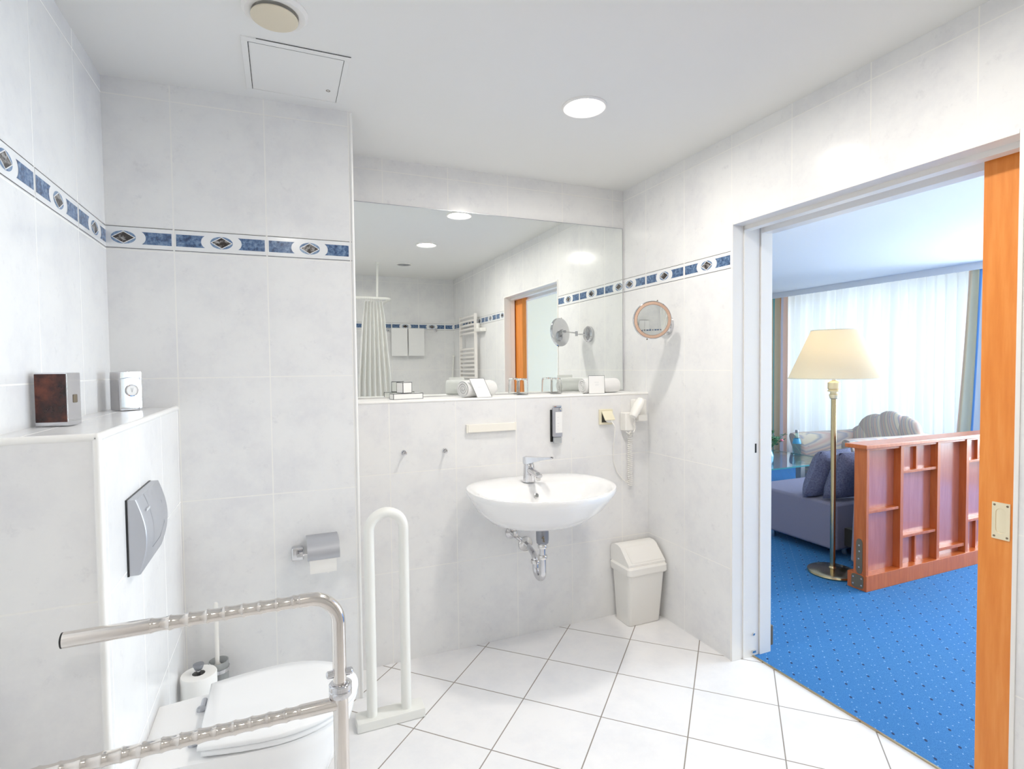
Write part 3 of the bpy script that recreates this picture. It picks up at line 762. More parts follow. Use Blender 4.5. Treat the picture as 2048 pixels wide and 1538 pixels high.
base = [(1.705, YL - .07, 1.078), (1.712, YL - .078, 1.055), (1.702, YL - .078, 1.035), (1.716, YL - .075, 1.015), (1.708, YL - .07, .995)]
pts += base
nt_ = 26; per = 10
for i in range(nt_ * per):
    a = 2 * PI * i / per; z = .985 - .285 * i / (nt_ * per); xx = 1.708 + .012 * i / (nt_ * per)
    pts.append((xx + .0115 * math.cos(a), YL - .035 + .0115 * math.sin(a) + .016 * i / (nt_ * per), z))
pts.append((1.716, YL - .018, .70)); pts.append((1.70, YL - .012, .73))
mb.tube(pts, .0026, 6); mb.tube([(1.69 - .022 * (i % 2) + .004 * i, YL - .045 - .006 * (i % 3), .985 + .014 * math.sin(i * 1.9)) for i in range(8)], .0026, 6); mb.build('coiled_cord', 'white_plastic', t)

# bin
t = thing('waste_bin', (1.715, 2.39, 0), 'white plastic swing-lid waste bin in the corner beside the door frame', 'bin')
def rrect(x0, x1, y0, y1, r, z, n=5):
    cx, cy = (x0 + x1) / 2, (y0 + y1) / 2
    return [(cx + u, cy + v, z) for u, v in rr((x1 - x0) / 2, (y1 - y0) / 2, r, n)]
mb = MB(); mb.rings([rrect(1.618, 1.812, 2.318, 2.440, .018, .001), rrect(1.616, 1.814, 2.314, 2.442, .02, .006), rrect(1.606, 1.830, 2.296, 2.458, .02, .275)]); mb.build('bin_body', 'white_plastic', t)
mb = MB(); mb.rings([rrect(1.597, 1.839, 2.287, 2.464, .022, .270), rrect(1.594, 1.842, 2.283, 2.465, .022, .276), rrect(1.594, 1.842, 2.283, 2.465, .022, .306), rrect(1.600, 1.836, 2.290, 2.460, .022, .314)])
pr2 = [(2.462, .312), (2.462, .380), (2.452, .398), (2.430, .406), (2.395, .406), (2.372, .398), (2.298, .326), (2.298, .312)]
mb.prism([(y, z) for y, z in pr2], 0, 1.603, 1.832); lid_ = mb.build('bin_lid', 'white_plastic', t, angle=30)
mb = MB(); p0, p1 = Vector((0, 2.368, .3941)), Vector((0, 2.304, .3319)); nrm = Vector((0, -.697, .717))
vs = []
for xx in (1.628, 1.816):
    for p in (p0, p1):
        for d in (-.002, .0022): vs.append((xx, p.y + nrm.y * d, p.z + nrm.z * d))
mb.add(vs, [[0, 1, 3, 2], [4, 6, 7, 5], [0, 4, 5, 1], [2, 3, 7, 6], [1, 5, 7, 3], [0, 2, 6, 4]]); mb.build('swing_flap', 'white_plastic', lid_, smooth=False)

# white hoop stand
t = thing('towel_hoop', (.353, 2.075, 0), 'white free-standing tube hoop on a white board in front of the ledge', 'stand')
mb = MB(); mb.box(.226, .481, 2.034, 2.112, .001, .036, .003); mb.build('base_board', 'white_tube', t)
hxl, hxr, hyy, hr = .2855, .4150, 2.072, .0195
mb = MB(); cx_ = (hxl + hxr) / 2; rr_ = (hxr - hxl) / 2
mb.tube([(hxl, hyy, .0358), (hxl, hyy, .4)] + [(cx_ - rr_ * math.cos(a), hyy, .738 + rr_ * math.sin(a)) for a in [PI * i / 18 for i in range(19)]] + [(hxr, hyy, .4), (hxr, hyy, .0358)], hr, 20); mb.build('tube_hoop', 'white_tube', t)

# ------------------------------------------------------------------ toilet paper holder on the pier
yp = 2.264
t = thing('paper_holder', (.13, yp, .66), 'chrome toilet paper holder with a curved cover on the tiled pier', 'paper holder')
mb = MB(); mb.box(.018, .062, yp - .034, yp - .0008, .610, .662, .006); mb.tube([(.040, yp - .03, .636), (.040, yp - .062, .640), (.062, yp - .064, .640), (.178, yp - .064, .640)], .006, 12); mb.build('bracket', 'chrome', t)
mb = MB(); outp = [(yp - .004, .698), (yp - .06, .699), (yp - .096, .691), (yp - .113, .674), (yp - .119, .650), (yp - .118, .634)]
inp = [(y + .003, z - .003) for y, z in outp[::-1]]
mb.prism(outp + inp, 0, .072, .188); mb.build('cover', 'satin', t, angle=50)
t = thing('toilet_roll', (.128, yp - .064, .64), 'toilet roll under the chrome cover, its end folded to a point', 'toilet roll')
mb = MB(); mb.lathe([(.020, 0), (.048, 0), (.048, .098), (.020, .098)], (.079, yp - .064, .645), (1, 0, 0), 30); mb.build('roll', 'tissue', t)
mb = MB(); mb.box(.080, .176, yp - .1135, yp - .1115, .580, .650); mb.build('hanging_sheet', 'tissue', t)
mb = MB(); mb.add([(.080, yp - .1142, .632), (.176, yp - .1142, .632), (.146, yp - .1142, .575), (.080, yp - .1132, .632), (.176, yp - .1132, .632), (.146, yp - .1132, .575)], [[0, 1, 2], [3, 5, 4], [0, 3, 4, 1], [1, 4, 5, 2], [2, 5, 3, 0]]); mb.build('folded_point', 'tissue', t, smooth=False)

# ------------------------------------------------------------------ toilet
ty_ = 1.682
t = thing('toilet', (XB, ty_, .08), 'white wall-hung toilet with its lid closed beside the steel grab rail', 'toilet')
def tplan(back, front, hw, hb, z, n=40, fl=.17):
    """D shaped plan: straight back at x=back, half width hb there, hw at the widest, round front"""
    pts = []
    xm = front - .215
    for i in range(n // 2 + 1):
        a = -PI / 2 + PI * i / (n // 2)
        pts.append((xm + .215 * math.cos(a), ty_ + hw * math.sin(a), z))
    for f in (.25, .5, .75, 1.0):
        w = hw + (hb - hw) * (f ** 1.6); pts.append((xm + (back - xm) * f, ty_ + w, z))
    for f in (1.0, .75, .5, .25):
        w = hw + (hb - hw) * (f ** 1.6); pts.append((xm + (back - xm) * f, ty_ - w, z))
    return pts
mb = MB(); xb = XB + .0005
mb.rings([tplan(xb, -.06, .085, .10, .085), tplan(xb, .03, .115, .115, .10), tplan(xb, .10, .142, .128, .17), tplan(xb, .150, .162, .138, .27), tplan(xb, .175, .173, .144, .34), tplan(xb, .180, .175, .146, .366), tplan(xb, .176, .172, .144, .374)])
mb.build('bowl', 'ceramic', t, angle=60)
mb = MB(); mb.rings([tplan(-.205, .183, .174, .145, .378), tplan(-.209, .188, .178, .149, .382), tplan(-.209, .188, .178, .149, .391), tplan(-.205, .184, .175, .146, .394)]); mb.build('seat', 'toilet_seat', t, angle=60)
mb = MB(); mb.rings([tplan(-.213, .186, .177, .147, .3955), tplan(-.217, .191, .181, .151, .399), tplan(-.217, .191, .181, .151, .407), tplan(-.212, .186, .177, .147, .411), tplan(-.18, .15, .14, .115, .4135)]); mb.build('lid', 'toilet_seat', t, angle=60)
for s in (-1, 1):
    mb = MB(); mb.lathe([(.012, .3735), (.012, .380), (.010, .383)], (-.235, ty_ + s * .078, 0), n=18); mb.lathe([(.008, -.02), (.008, .02)], (-.228, ty_ + s * .078, .390), (0, 1, 0), 14); mb.build('hinge', 'satin', t)

# flush plate
t = thing('flush_plate', (XB, 1.66, .95), 'grey domed flush plate on the tiled cistern box above the toilet', 'flush plate')
fy0, fy1, fz0, fz1 = 1.541, 1.795, .858, 1.040; fzc = (fz0 + fz1) / 2
mb = MB(); mb.box(XB - .0, XB + .004, fy0 - .002, fy1, fz0 - .001, fz1 + .001); mb.build('gasket', 'black', t, smooth=False)
def prof(y, add=0.0):
    ps = []
    for i in range(13):
        f = i / 12; z = fz0 + (fz1 - fz0) * f
        ps.append((XB + .019 + .024 * math.sin(PI * (f * .86 + .09)) + add, y, z))
    return ps
mb = MB(); mb.rings([[(XB + .003, fy0, fz0)] + prof(fy0, -.003) + [(XB + .003, fy0, fz1)], [(XB + .003, fy0 + .004, fz0)] + prof(fy0 + .004) + [(XB + .003, fy0 + .004, fz1)], [(XB + .003, fy1 - .004, fz0)] + prof(fy1 - .004) + [(XB + .003, fy1 - .004, fz1)], [(XB + .003, fy1, fz0)] + prof(fy1, -.003) + [(XB + .003, fy1, fz1)]]); fp = mb.build('plate_cover', 'satin', t, angle=50)
mb = MB(); pa = [p for p in prof(fy0 + .07, .0006)][3:]; pb = [p for p in prof(fy0 + .0715, .0006)][3:]
mb.rings([pa, pb], 0, False, False, closed=False); mb.tube([prof(fy0 + .0705, .0004)[3], prof(fy0 + .16, .0004)[3], prof(fy0 + .20, .0004)[5], prof(fy0 + .20, .0004)[9]], .0007, 6); mb.build('button_seam', 'satin_dark', fp)
mb = MB()
for k in range(6):
    yy = fy0 + .030 + k * .006; x_ = prof(0)[9][0] + .0003
    mb.box(x_ - .001, x_ + .0006, yy, yy + .0042, 1.004, 1.010)
mb.build('embossed_lettering', 'faint_ink', fp, smooth=False)

# grab rail
gy, gz, gl_, gpx = 1.285, .833, .583, .106; gr_ = .0150
t = thing('grab_rail', (gpx, gy, 0), 'polished steel support rail with two ribbed arms beside the toilet', 'grab rail')
def grip(x0, x1, xa, xb_, z):
    pts, rad = [], []; x = x0
    nseg = 160
    for i in range(nseg + 1):
        x = x0 + (x1 - x0) * i / nseg; r = gr_
        if xa < x < xb_:
            f = ((x - xa) / .0335) % 1.0; r = gr_ - .0020 * math.sin(PI * f) ** .6 + (.0006 if f < .08 or f > .92 else 0)
        pts.append((x, gy, z)); rad.append(r)
    return pts, rad
p, r = grip(-.398, .030, -.255, .022, gz)
cb = Vector((gpx - .062, gy, gz - .062))
bend = [cb + Vector((.062 * math.sin(a), 0, .062 * math.cos(a))) for a in [PI / 2 * i / 12 for i in range(0, 13)]]
p = p + bend + [(gpx, gy, .62)]; r = r + [gr_] * 14
mb = MB(); mb.tube(p, r, 20); mb.build('upper_arm', 'steel_warm', t, angle=70)
mb = MB(); mb.lathe([(gr_ * .99, 0), (gr_ * .99, .004), (gr_ * .6, .006)], (-.397, gy, gz), (-1, 0, 0), 20); mb.build('end_cap', 'black', t)
p, r = grip(XL + .004, gpx - .005, -.545, .02, gl_)
mb = MB(); mb.tube(p, r, 20); mb.build('lower_arm', 'steel_warm', t, angle=70)
mb = MB(); mb.lathe([(.017, .006), (.017, .6)], (gpx + .001, gy, 0), n=24); mb.build('post', 'steel_warm', t)
mb = MB(); mb.lathe([(.0235, .600), (.0255, .603), (.0255, .613), (.0235, .615), (.0255, .617), (.0255, .627), (.0225, .630), (.017, .631)], (gpx + .001, gy, 0), n=28); mb.build('collar', 'chrome', t)
mb = MB(); mb.lathe([(.055, .001), (.055, .006), (.022, .012), (.017, .03)], (gpx + .001, gy, 0), n=30); mb.build('floor_flange', 'chrome', t)
mb = MB(); mb.lathe([(.045, 0), (.043, .006), (.016, .010)], (XL + .0005, gy, gl_), (1, 0, 0), 30); mb.build('wall_flange', 'chrome', t)
for s in (-1, 1):
    mb = MB(); mb.lathe([(.0085, .0), (.0085, .014), (.006, .017), (.002, .018)], (gpx + s * .012, gy, .652), (s, 0, 0), 16); mb.build('pivot_bolt', 'chrome', t)

# spare roll on its post, brush
sxp, syp = -.288, 2.125
t = thing('spare_roll_stand', (sxp, syp, 0), 'chrome post stand with a round knob behind the toilet', 'stand')
mb = MB(); mb.lathe([(.055, .001), (.055, .008), (.012, .012)], (sxp, syp, 0), n=28); mb.build('base', 'chrome', t)
mb = MB(); mb.lathe([(.006, .01), (.006, .318)], (sxp, syp, 0), n=14); mb.build('post', 'chrome', t)
mb = MB(); mb.lathe([(.045, .196), (.045, .200), (.006, .2005)], (sxp, syp, 0), n=24); mb.build('tray', 'chrome', t)
mb = MB(); mb.lathe([(.006, .314), (.012, .318), (.017, .332), (.017, .336), (.002, .337)], (sxp, syp, 0), n=22); mb.build('knob', 'satin_dark', t)
mb = MB(); mb.lathe([(.020, .201), (.054, .201), (.056, .205), (.056, .300), (.054, .304), (.020, .304)], (sxp, syp, 0), n=36, cap0=False, cap1=False); mb.lathe([(.0215, .203), (.0215, .303)], (sxp, syp, 0), n=24, mi=1, cap0=False, cap1=False)
mb.top('toilet_roll', ['tissue', 'cardboard'], (sxp, syp, .201), 'spare toilet roll standing upright on the chrome post behind the toilet', 'toilet roll')
bxp, byp = -.236, 2.215
t = thing('toilet_brush', (bxp, byp, .2), 'toilet brush with a long white handle in a frosted glass cup', 'toilet brush')
mb = MB(); mb.lathe([(.027, .17), (.031, .18), (.033, .292), (.030, .292), (.028, .185), (.003, .182)], (bxp, byp, 0), n=30, cap0=True); mb.build('cup', 'frosted', t)
mb = MB(); mb.lathe([(.0355, .255), (.0355, .268)], (bxp, byp, 0), n=28, cap0=False, cap1=False); mb.box(bxp - .008, bxp + .008, byp + .03, 2.2755, .252, .270); mb.build('cup_bracket', 'chrome', t)
mb = MB(); mb.lathe([(.016, .20), (.016, .27), (.007, .285), (.0078, .50), (.005, .506)], (bxp - .004, byp, 0), n=16); mb.build('handle', 'white_plastic', t)

# hygiene bag dispensers on the cistern box
def dispenser(c, ang, label, mats, hole):
    T = Matrix.Translation(Vector(c)) @ Matrix.Rotation(ang, 4, 'Z')
    t = thing('hygiene_bag_dispenser', c, label, 'dispenser', 'hygiene bag dispensers')
    w, d, h = .035, .028, .128
    mb = MB(T); mb.box(-w, w, -d, d, .0005, h, .003); mb.build('case', 'chrome', t)
    if hole:
        mb = MB(T); mb.lathe([(.0205, 0), (.0205, .0025), (.0175, .003), (.0165, .0004)], (.002, -d, .066), (0, -1, 0), 32, cap0=False, cap1=False); mb.build('opening_ring', 'chrome', t)
        mb = MB(T); mb.lathe([(.0168, .0006), (.003, .0008)], (.002, -d, .066), (0, -1, 0), 28); mb.build('paper_bags', 'white_paper', t)
        mb = MB(T)
        for k in (-1, 0, 1): mb.tube([(.002 + .0005 * k, -d - .0012, .060), (.002 + .004 * k, -d - .0012, .074)], .0005, 5)
        mb.build('emblem', 'faint_ink', t)
        mb = MB(T); mb.tube([(-w + .001, -d - .0004, .104), (-w * .4, -d - .0004, .108), (w * .3, -d - .0004, .108), (w - .001, -d - .0004, .103)], .0014, 6); mb.tube([(w - .012, -d - .0004, .126), (w - .005, -d - .0004, .09), (w - .005, -d - .0004, .04), (w - .012, -d - .0004, .003)], .001, 6); mb.build('lid_seam', 'satin_dark', t)
    else:
        mb = MB(T); mb.box(-w + .002, w - .002, -d - .0012, -d + .001, .010, h - .003, .001); mb.build('smoked_face', 'brown_plastic', t)
        mb = MB(T); mb.box(w - .001, w + .0012, -.006, .010, .055, .075, .002); mb.build('catch', 'zinc', t)
    return t
dispenser((-.500, 1.640, ZB + .001), math.radians(-12), 'small chrome dispenser with a dark brown face on the cistern box', None, False)
dispenser((-.478, 2.165, ZB + .001), math.radians(42), 'small chrome dispenser with a round opening near the pier on the cistern box', None, True)

# ------------------------------------------------------------------ things seen only in the mirror
RX, RY = .985, .06
mb = MB(); mb.tube([(XL + .002, RY, 2.018), (RX - .08, RY, 2.018)] + [(RX - .08 + .08 * math.sin(a), RY - .08 + .08 * math.cos(a), 2.018) for a in [PI / 2 * i / 8 for i in range(9)]] + [(RX, YF + .002, 2.018)], .0135, 14)
t = thing('shower_rail', (RX, RY, 2.018), 'white angled shower curtain rail hung from the ceiling by a rod', 'curtain rail')
mb.build('rail', 'white_tube', t)
mb = MB(); mb.tube([(.855, RY, 2.02), (.865, RY, ZC - .012)], .0105, 12); mb.lathe([(.022, 0), (.022, -.006), (.012, -.014)], (.865, RY, ZC), n=20); mb.build('hanger_rod', 'white_tube', t)
t = thing('shower_curtain', (.81, RY, 1.1), 'white pleated shower curtain gathered on the angled rail', 'shower curtain')
mb = MB(); nx, nz = 90, 14; th = .0008; front = []; rows = []
for k in range(nz + 1):
    f = k / nz; z = 1.985 - 1.83 * f; half = .088 + .075 * min(1, f * 2.2) ** .8
    rows.append([(.818 + .012 * f + half * (2 * i / nx - 1), RY + (.022 + .02 * min(1, f * 3)) * math.sin(2 * PI * 6.5 * i / nx + .6 * math.sin(3 * f)), z) for i in range(nx + 1)])
ring_rows = [r + [(x, y - .0015, z) for x, y, z in r[::-1]] for r in rows]
mb.rings(ring_rows, 0); mb.build('cloth', 'shower_cloth', t, angle=60)
for k in range(9):
    mb = MB(); xx = .742 + .019 * k; mb.tube([(xx, RY + .018 * math.cos(a), 2.008 + .022 * math.sin(a)) for a in [2 * PI * i / 14 for i in range(14)]], .0016, 6, closed=True); mb.build('curtain_ring', 'white_plastic', t)
# towel radiator
t = thing('towel_radiator', (1.80, -.06, .6), 'white ladder towel radiator on the wall beside the door', 'radiator')
for yy in (-.30, .19):
    mb = MB(); mb.box(1.785, 1.815, yy - .014, yy + .014, .55, 1.89, .006); mb.build('upright', 'radiator', t)
zz = 1.865
gaps = {4: .12, 16: .12}
for k in range(24):
    mb = MB(); mb.tube([(1.796 - .016 * math.sin(PI * i / 8), -.30 + .49 * i / 8, zz) for i in range(9)], .0115, 10); mb.build('rung', 'radiator', t)
    zz -= .042 + gaps.get(k, 0)
    if zz < .57: break
for zz in (.7, 1.76):
    for yy in (-.28, .17):
        mb = MB(); mb.tube([(1.80, yy, zz), (1.853, yy, zz)], .012, 10); mb.build('wall_bracket', 'radiator', t)
mb = MB(); mb.box(1.79, 1.853, .215, .36, 1.70, 1.735, .004); mb.lathe([(.02, 0), (.02, .05)], (1.81, .235, 1.735), n=16); mb.build('control_box', 'white_plastic', t)
# towel rail and two towels
t = thing('towel_bar', (1.37, YF, 1.776), 'chrome towel bar on the tiled wall behind the camera', 'towel rail')
mb = MB(); mb.tube([(1.08, YF + .06, 1.776), (1.64, YF + .06, 1.776)], .007, 12); mb.build('bar', 'chrome', t)
for xx in (1.085, 1.635):
    mb = MB(); mb.lathe([(.02, 0), (.02, .006), (.008, .01), (.008, .06)], (xx, YF + .0005, 1.776), (0, 1, 0), 18); mb.build('post', 'chrome', t)
for xx, lb in ((1.205, 'white bath towel hanging on the chrome bar, next to the shower curtain'), (1.395, 'white bath towel hanging on the chrome bar, next to its free end')):
    mb = MB(); w = .088; rad = .0105
    path = [(YF + .06 + rad, 1.482), (YF + .06 + rad, 1.776)] + [(YF + .06 + rad * math.cos(a), 1.776 + rad * math.sin(a)) for a in [PI * i / 8 for i in range(1, 8)]] + [(YF + .06 - rad, 1.776), (YF + .06 - rad, 1.50)]
    off = [(YF + .06 + rad + .006, 1.482), (YF + .06 + rad + .006, 1.776)] + [(YF + .06 + (rad + .006) * math.cos(a), 1.776 + (rad + .006) * math.sin(a)) for a in [PI * i / 8 for i in range(1, 8)]] + [(YF + .06 - rad - .006, 1.776), (YF + .06 - rad - .006, 1.50)]
    mb.prism(path + off[::-1], 0, xx - w, xx + w)
    mb.top('bath_towel', 'towel', (xx, YF + .06, 1.776), lb, 'towel', 'bath towels on the bar behind the camera')
mb = MB(); mb.tube([(1.80, YF + .03, .9), (1.835, YF + .03, 1.47)], .010, 10); mb.sphere((1.835, YF + .03, 1.475), .014, .014, .014, 12, 8)
for zz in (.95, 1.42): mb.tube([(1.80 + .035 * (zz - .9) / .57, YF + .03, zz), (1.80 + .035 * (zz - .9) / .57, YF, zz)], .007, 8)
mb.top('shower_grab_bar', 'white_tube', (1.82, YF, 1.2), 'slim white slanted bar in the corner seen in the mirror', 'grab rail')

# ------------------------------------------------------------------ bedroom
# floor lamp
lx, ly = 3.222, 2.385
t = thing('floor_lamp', (lx, ly, .004), 'brass floor lamp with a cream conical shade beside the wooden divider', 'lamp')
mb = MB(); mb.lathe([(.143, .0045), (.146, .012), (.143, .022), (.125, .030), (.05, .036), (.022, .040), (.0175, .050)], (lx, ly, 0), n=48); mb.build('base', 'brass', t)
mb = MB(); mb.lathe([(.0160, .045), (.0160, 1.125)], (lx, ly, 0), n=24); mb.build('pole', 'brass', t)
mb = MB(); mb.lathe([(.016, 1.12), (.023, 1.125), (.028, 1.145), (.028, 1.150), (.021, 1.155), (.021, 1.165), (.036, 1.168), (.036, 1.176), (.030, 1.180), (.036, 1.187), (.036, 1.225), (.010, 1.24)], (lx, ly, 0), n=28); mb.build('socket', 'brass_light', t)
mb = MB(); mb.lathe([(.262, 1.252), (.132, 1.556), (.130, 1.556), (.260, 1.252)], (lx, ly, 0), n=64, cap0=False, cap1=False); sh = mb.build('lamp_shade', 'shade', t, angle=60)
mb = MB(); mb.lathe([(.2635, 1.250), (.2635, 1.256), (.259, 1.256), (.259, 1.250)], (lx, ly, 0), n=64, cap0=False, cap1=False); mb.build('rim_binding', 'shade_trim', sh)
mb = MB(); mb.lathe([(.1335, 1.552), (.1335, 1.558), (.129, 1.558), (.129, 1.552)], (lx, ly, 0), n=48, cap0=False, cap1=False); mb.build('rim_binding', 'shade_trim', sh)
mb = MB(); mb.sphere((lx, ly, 1.40), .032, .032, .042, 18, 12); mb.lathe([(.012, 1.24), (.014, 1.362)], (lx, ly, 0), n=14, mi=1); mb.build('bulb', ['bulb_light', 'white_plastic'], t)

# bedroom fill bowls, unseen beyond the sliding door, added to brighten the room
for x, y, lb in ((4.1, .75, 'added unseen fill bowl on the bedroom ceiling, nearer the bathroom door'), (5.5, .75, 'added unseen fill bowl on the bedroom ceiling, nearer the window')):
    t = thing('fill_bowl', (x, y, ZC2), lb, 'ceiling light', 'added bedroom fill bowls')
    mb = MB(); mb.lathe([(.21, 0), (.21, -.02), (.19, -.03)], (x, y, ZC2), n=36); mb.build('base_ring', 'white_lacquer', t)
    mb = MB(); mb.lathe([(.19, -.028), (.17, -.06), (.11, -.09), (.003, -.105)], (x, y, ZC2), n=36, cap0=False); mb.build('bowl_shade', 'bowl_fill_light', t)

# wooden divider
D0, D1, dxe = 2.100, 2.210, 5.15
t = thing('room_divider', (3.122, 2.155, .004), 'low cherry wood divider with framed panels standing on the blue carpet', 'divider')
mb = MB(); mb.box(3.120, dxe, D0 - .004, D1 + .004, .0045, .098, .003); mb.build('plinth', 'cherry', t)
mb = MB(); mb.box(3.098, dxe, D0 - .012, D1 + .012, .846, .870, .004); mb.build('cap_rail', 'cherry', t)
mb = MB(); mb.box(3.136, dxe, 2.148, 2.176, .098, .846); mb.build('back_panel', 'cherry_panel', t, smooth=False)
mb = MB(); mb.box(3.122, 3.143, D0 + .002, 2.177, .098, .846, .001); mb.build('end_panel', 'cherry', t)
posts = [3.436, 3.798, 4.104, 4.42, 4.78, 5.10]
for x in posts:
    mb = MB(); mb.box(x, x + .028, D0 + .006, 2.149, .098, .846, .001); mb.build('upright', 'cherry', t)
def rail(x0, x1, z, th=.016):
    mb = MB(); mb.box(x0, x1, D0 + .012, 2.149, z - th / 2, z + th / 2, .001); mb.build('cross_rail', 'cherry', t)
rail(3.143, 3.436, .468); rail(3.464, 3.798, .680); rail(3.464, 3.798, .282); rail(3.826, 4.104, .150, .020); rail(4.132, 4.42, .693); rail(4.132, 4.42, .300); rail(4.448, 4.78, .5)
for x0, x1 in ((3.143, 3.436), (3.464, 3.798), (3.826, 4.104), (4.132, 4.42), (4.448, 4.78), (4.808, 5.10)):
    rail(x0, x1, .838, .014)
def mull(x, z0, z1):
    mb = MB(); mb.box(x, x + .016, D0 + .030, 2.149, z0, z1, .001); mb.build('mullion', 'cherry', t)
mull(3.622, .688, .831); mull(3.618, .098, .274); mull(4.27, .701, .831); mull(4.262, .098, .292)
mb = MB(); mb.rings([[(3.122 - d, 2.141 + u * .55, .205 + v) for u, v in rr(.034, .105, .03)] for d in (0, .0035)]); b1 = mb.build('hinge_strap', 'zinc', t)
mb = MB(); mb.rings([[(3.1195 - d, 2.150 + u, .055 + v) for u, v in rr(.036, .040, .016)] for d in (0, .0035)]); b2 = mb.build('corner_plate', 'zinc', t)
for par, lst in ((b1, ((2.142, .27), (2.140, .235), (2.144, .19), (2.142, .14))), (b2, ((2.125, .075), (2.125, .035), (2.175, .035), (2.175, .075)))):
    for yy, zz in lst:
        mb = MB(); mb.lathe([(.005, 0), (.004, .002), (.001, .003)], (3.1185 if par is b1 else 3.116, yy, zz), (-1, 0, 0), 10); mb.build('screw', 'satin', par)

# sofa
t = thing('sofa', (3.95, 2.8, .004), 'grey violet fabric sofa on steel feet behind the wooden divider', 'sofa')
sX0, sX1 = 3.44, 5.05
mb = MB(); mb.box(sX0, sX1, 2.52, 3.26, .068, .392, .022, seg=4); mb.build('seat', 'sofa_fabric', t)
mb = MB(Matrix.Translation((0, 2.34, .0)) @ Matrix.Rotation(math.radians(2.5), 4, 'X')); mb.box(sX0 - .005, sX1, -.075, .085, .03, .652, .02, seg=3); mb.build('backrest', 'sofa_side', t)
mb = MB(); mb.box(sX0 + .08, sX1 - .1, 2.40, 2.53, .10, .22); mb.build('frame', 'dark_gap', t)
for x, y in ((sX0 + .07, 3.10), (sX1 - .08, 3.10), (sX0 + .20, 2.60), (sX1 - .08, 2.60)):
    mb = MB(); mb.lathe([(.022, .0045), (.022, .070)], (x, y, 0), n=18); mb.build('leg', 'foot_steel', t)
def cushion(c, rx_, tilt, rz, label, w=.182, th=.075):
    T = Matrix.Rotation(rz, 3, 'Z') @ Matrix.Rotation(tilt, 3, 'X')
    mb = MB(); n = 15; fr_, bk = [], []
    def pt(i, j, s):
        u, v = 2 * i / n - 1, 2 * j / n - 1
        k = (1 - u ** 4) * (1 - v ** 4)
        pin = 1 - .07 * (1 - abs(u * v) ** .5) * (max(abs(u), abs(v)) ** 3)
        return Vector(c) + T @ Vector((u * w * pin, s * th * (k ** .55) , v * w * pin))
    vs = []; fs = []
    for s in (-1, 1):
        o_ = len(vs)
        for i in range(n + 1):
            for j in range(n + 1): vs.append(pt(i, j, s))
        for i in range(n):
            for j in range(n):
                a = o_ + i * (n + 1) + j; fs.append([a, a + 1, a + n + 2, a + n + 1])
    mb.add(vs, fs)
    o = mb.top('cushion', 'cushion_fabric', c, label, 'cushion', 'quilted cushions on the sofa', angle=70)
    return o
cushion((3.60, 2.715, .562), 0, math.radians(20), math.radians(6), 'grey blue quilted cushion leaning on the sofa, in front of the other cushion')
cushion((3.63, 2.545, .574), 0, math.radians(22), math.radians(-8), 'grey blue quilted cushion resting against the sofa back by the divider')

# glass table with bottle and plant
tz = .45
t = thing('coffee_table', (4.35, 3.85, .004), 'low glass coffee table between the sofa and the window', 'table')
mb = MB(); mb.box(3.70, 4.72, 3.402, 4.30, tz - .012, tz, 0)
for f_, i in zip(list(mb.f), range(len(mb.f))):
    c = sum((mb.v[k] for k in f_), Vector()) / 4
    if abs(c.z - (tz - .006)) < .004: mb.mi[i] = 1
mb.build('glass_top', ['table_glass', 'table_edge'], t, smooth=False)
for x, y in ((4.42, 3.60), (4.42, 4.14)):
    mb = MB(); mb.box(x - .028, x + .028, y - .028, y + .028, .0045, tz - .0125, .003); mb.build('leg', 'satin_dark', t)
c = (4.615, 3.80, tz + .0008)
t = thing('water_bottle', c, 'blue tinted glass water bottle standing on the glass table', 'bottle')
mb = MB(); mb.lathe([(.003, .004), (.034, .003), (.037, .010), (.040, .10), (.039, .125), (.026, .165), (.015, .195), (.0125, .225)], c, n=28); mb.build('glass_body', 'bottle_glass', t)
mb = MB(); mb.lathe([(.0150, .222), (.0155, .245), (.013, .250), (.002, .251)], c, n=20); mb.build('cap', 'satin_dark', t)
mb = MB(); mb.lathe([(.0402, .118), (.0335, .150), (.0275, .168)], c, n=28, cap0=False, cap1=False); mb.build('label', 'bottle_label', t)
c = (4.03, 3.62, tz + .0008)
t = thing('flower_vase', c, 'small vase of pink flowers and green leaves on the glass table', 'plant')
mb = MB(); mb.lathe([(.035, 0), (.045, .02), (.05, .07), (.036, .11), (.040, .12)], c, n=24); mb.build('vase', 'pot', t)
mb = MB(); rnd = random.Random(3); heads = []
for k in range(26):
    a = rnd.uniform(0, 2 * PI); R0 = rnd.uniform(.02, .15); hgt = rnd.uniform(.10, .30)
    e_ = Vector((c[0] + R0 * math.cos(a), c[1] + R0 * math.sin(a), c[2] + hgt)); s_ = Vector((c[0], c[1], c[2] + .10))
    mb.tube([s_, s_.lerp(e_, .5) + Vector((0, 0, .02)), e_], .0018, 5)
    if k % 3 == 0: heads.append(e_)
    for q_ in range(5):
        b0 = s_.lerp(e_, rnd.uniform(.5, 1)); d = Vector((rnd.uniform(-1, 1), rnd.uniform(-1, 1), rnd.uniform(-.2, .9))).normalized(); sd = d.cross(Vector((0, 0, 1))).normalized() * .014; L_ = rnd.uniform(.04, .065)
        nrm_ = sd.cross(d).normalized() * .0012
        mb.add([b0, b0 + d * L_ * .5 + sd, b0 + d * L_, b0 + d * L_ * .5 - sd, b0 + d * L_ * .5 + nrm_ * 3], [[0, 1, 4], [1, 2, 4], [2, 3, 4], [3, 0, 4], [0, 3, 2, 1]])
mb.build('foliage', 'leaf', t, smooth=False)
for e_ in heads[:9]:
    mb = MB(); mb.sphere(e_, .015, .015, .012, 10, 6); mb.build('blossom', 'blossom', t)

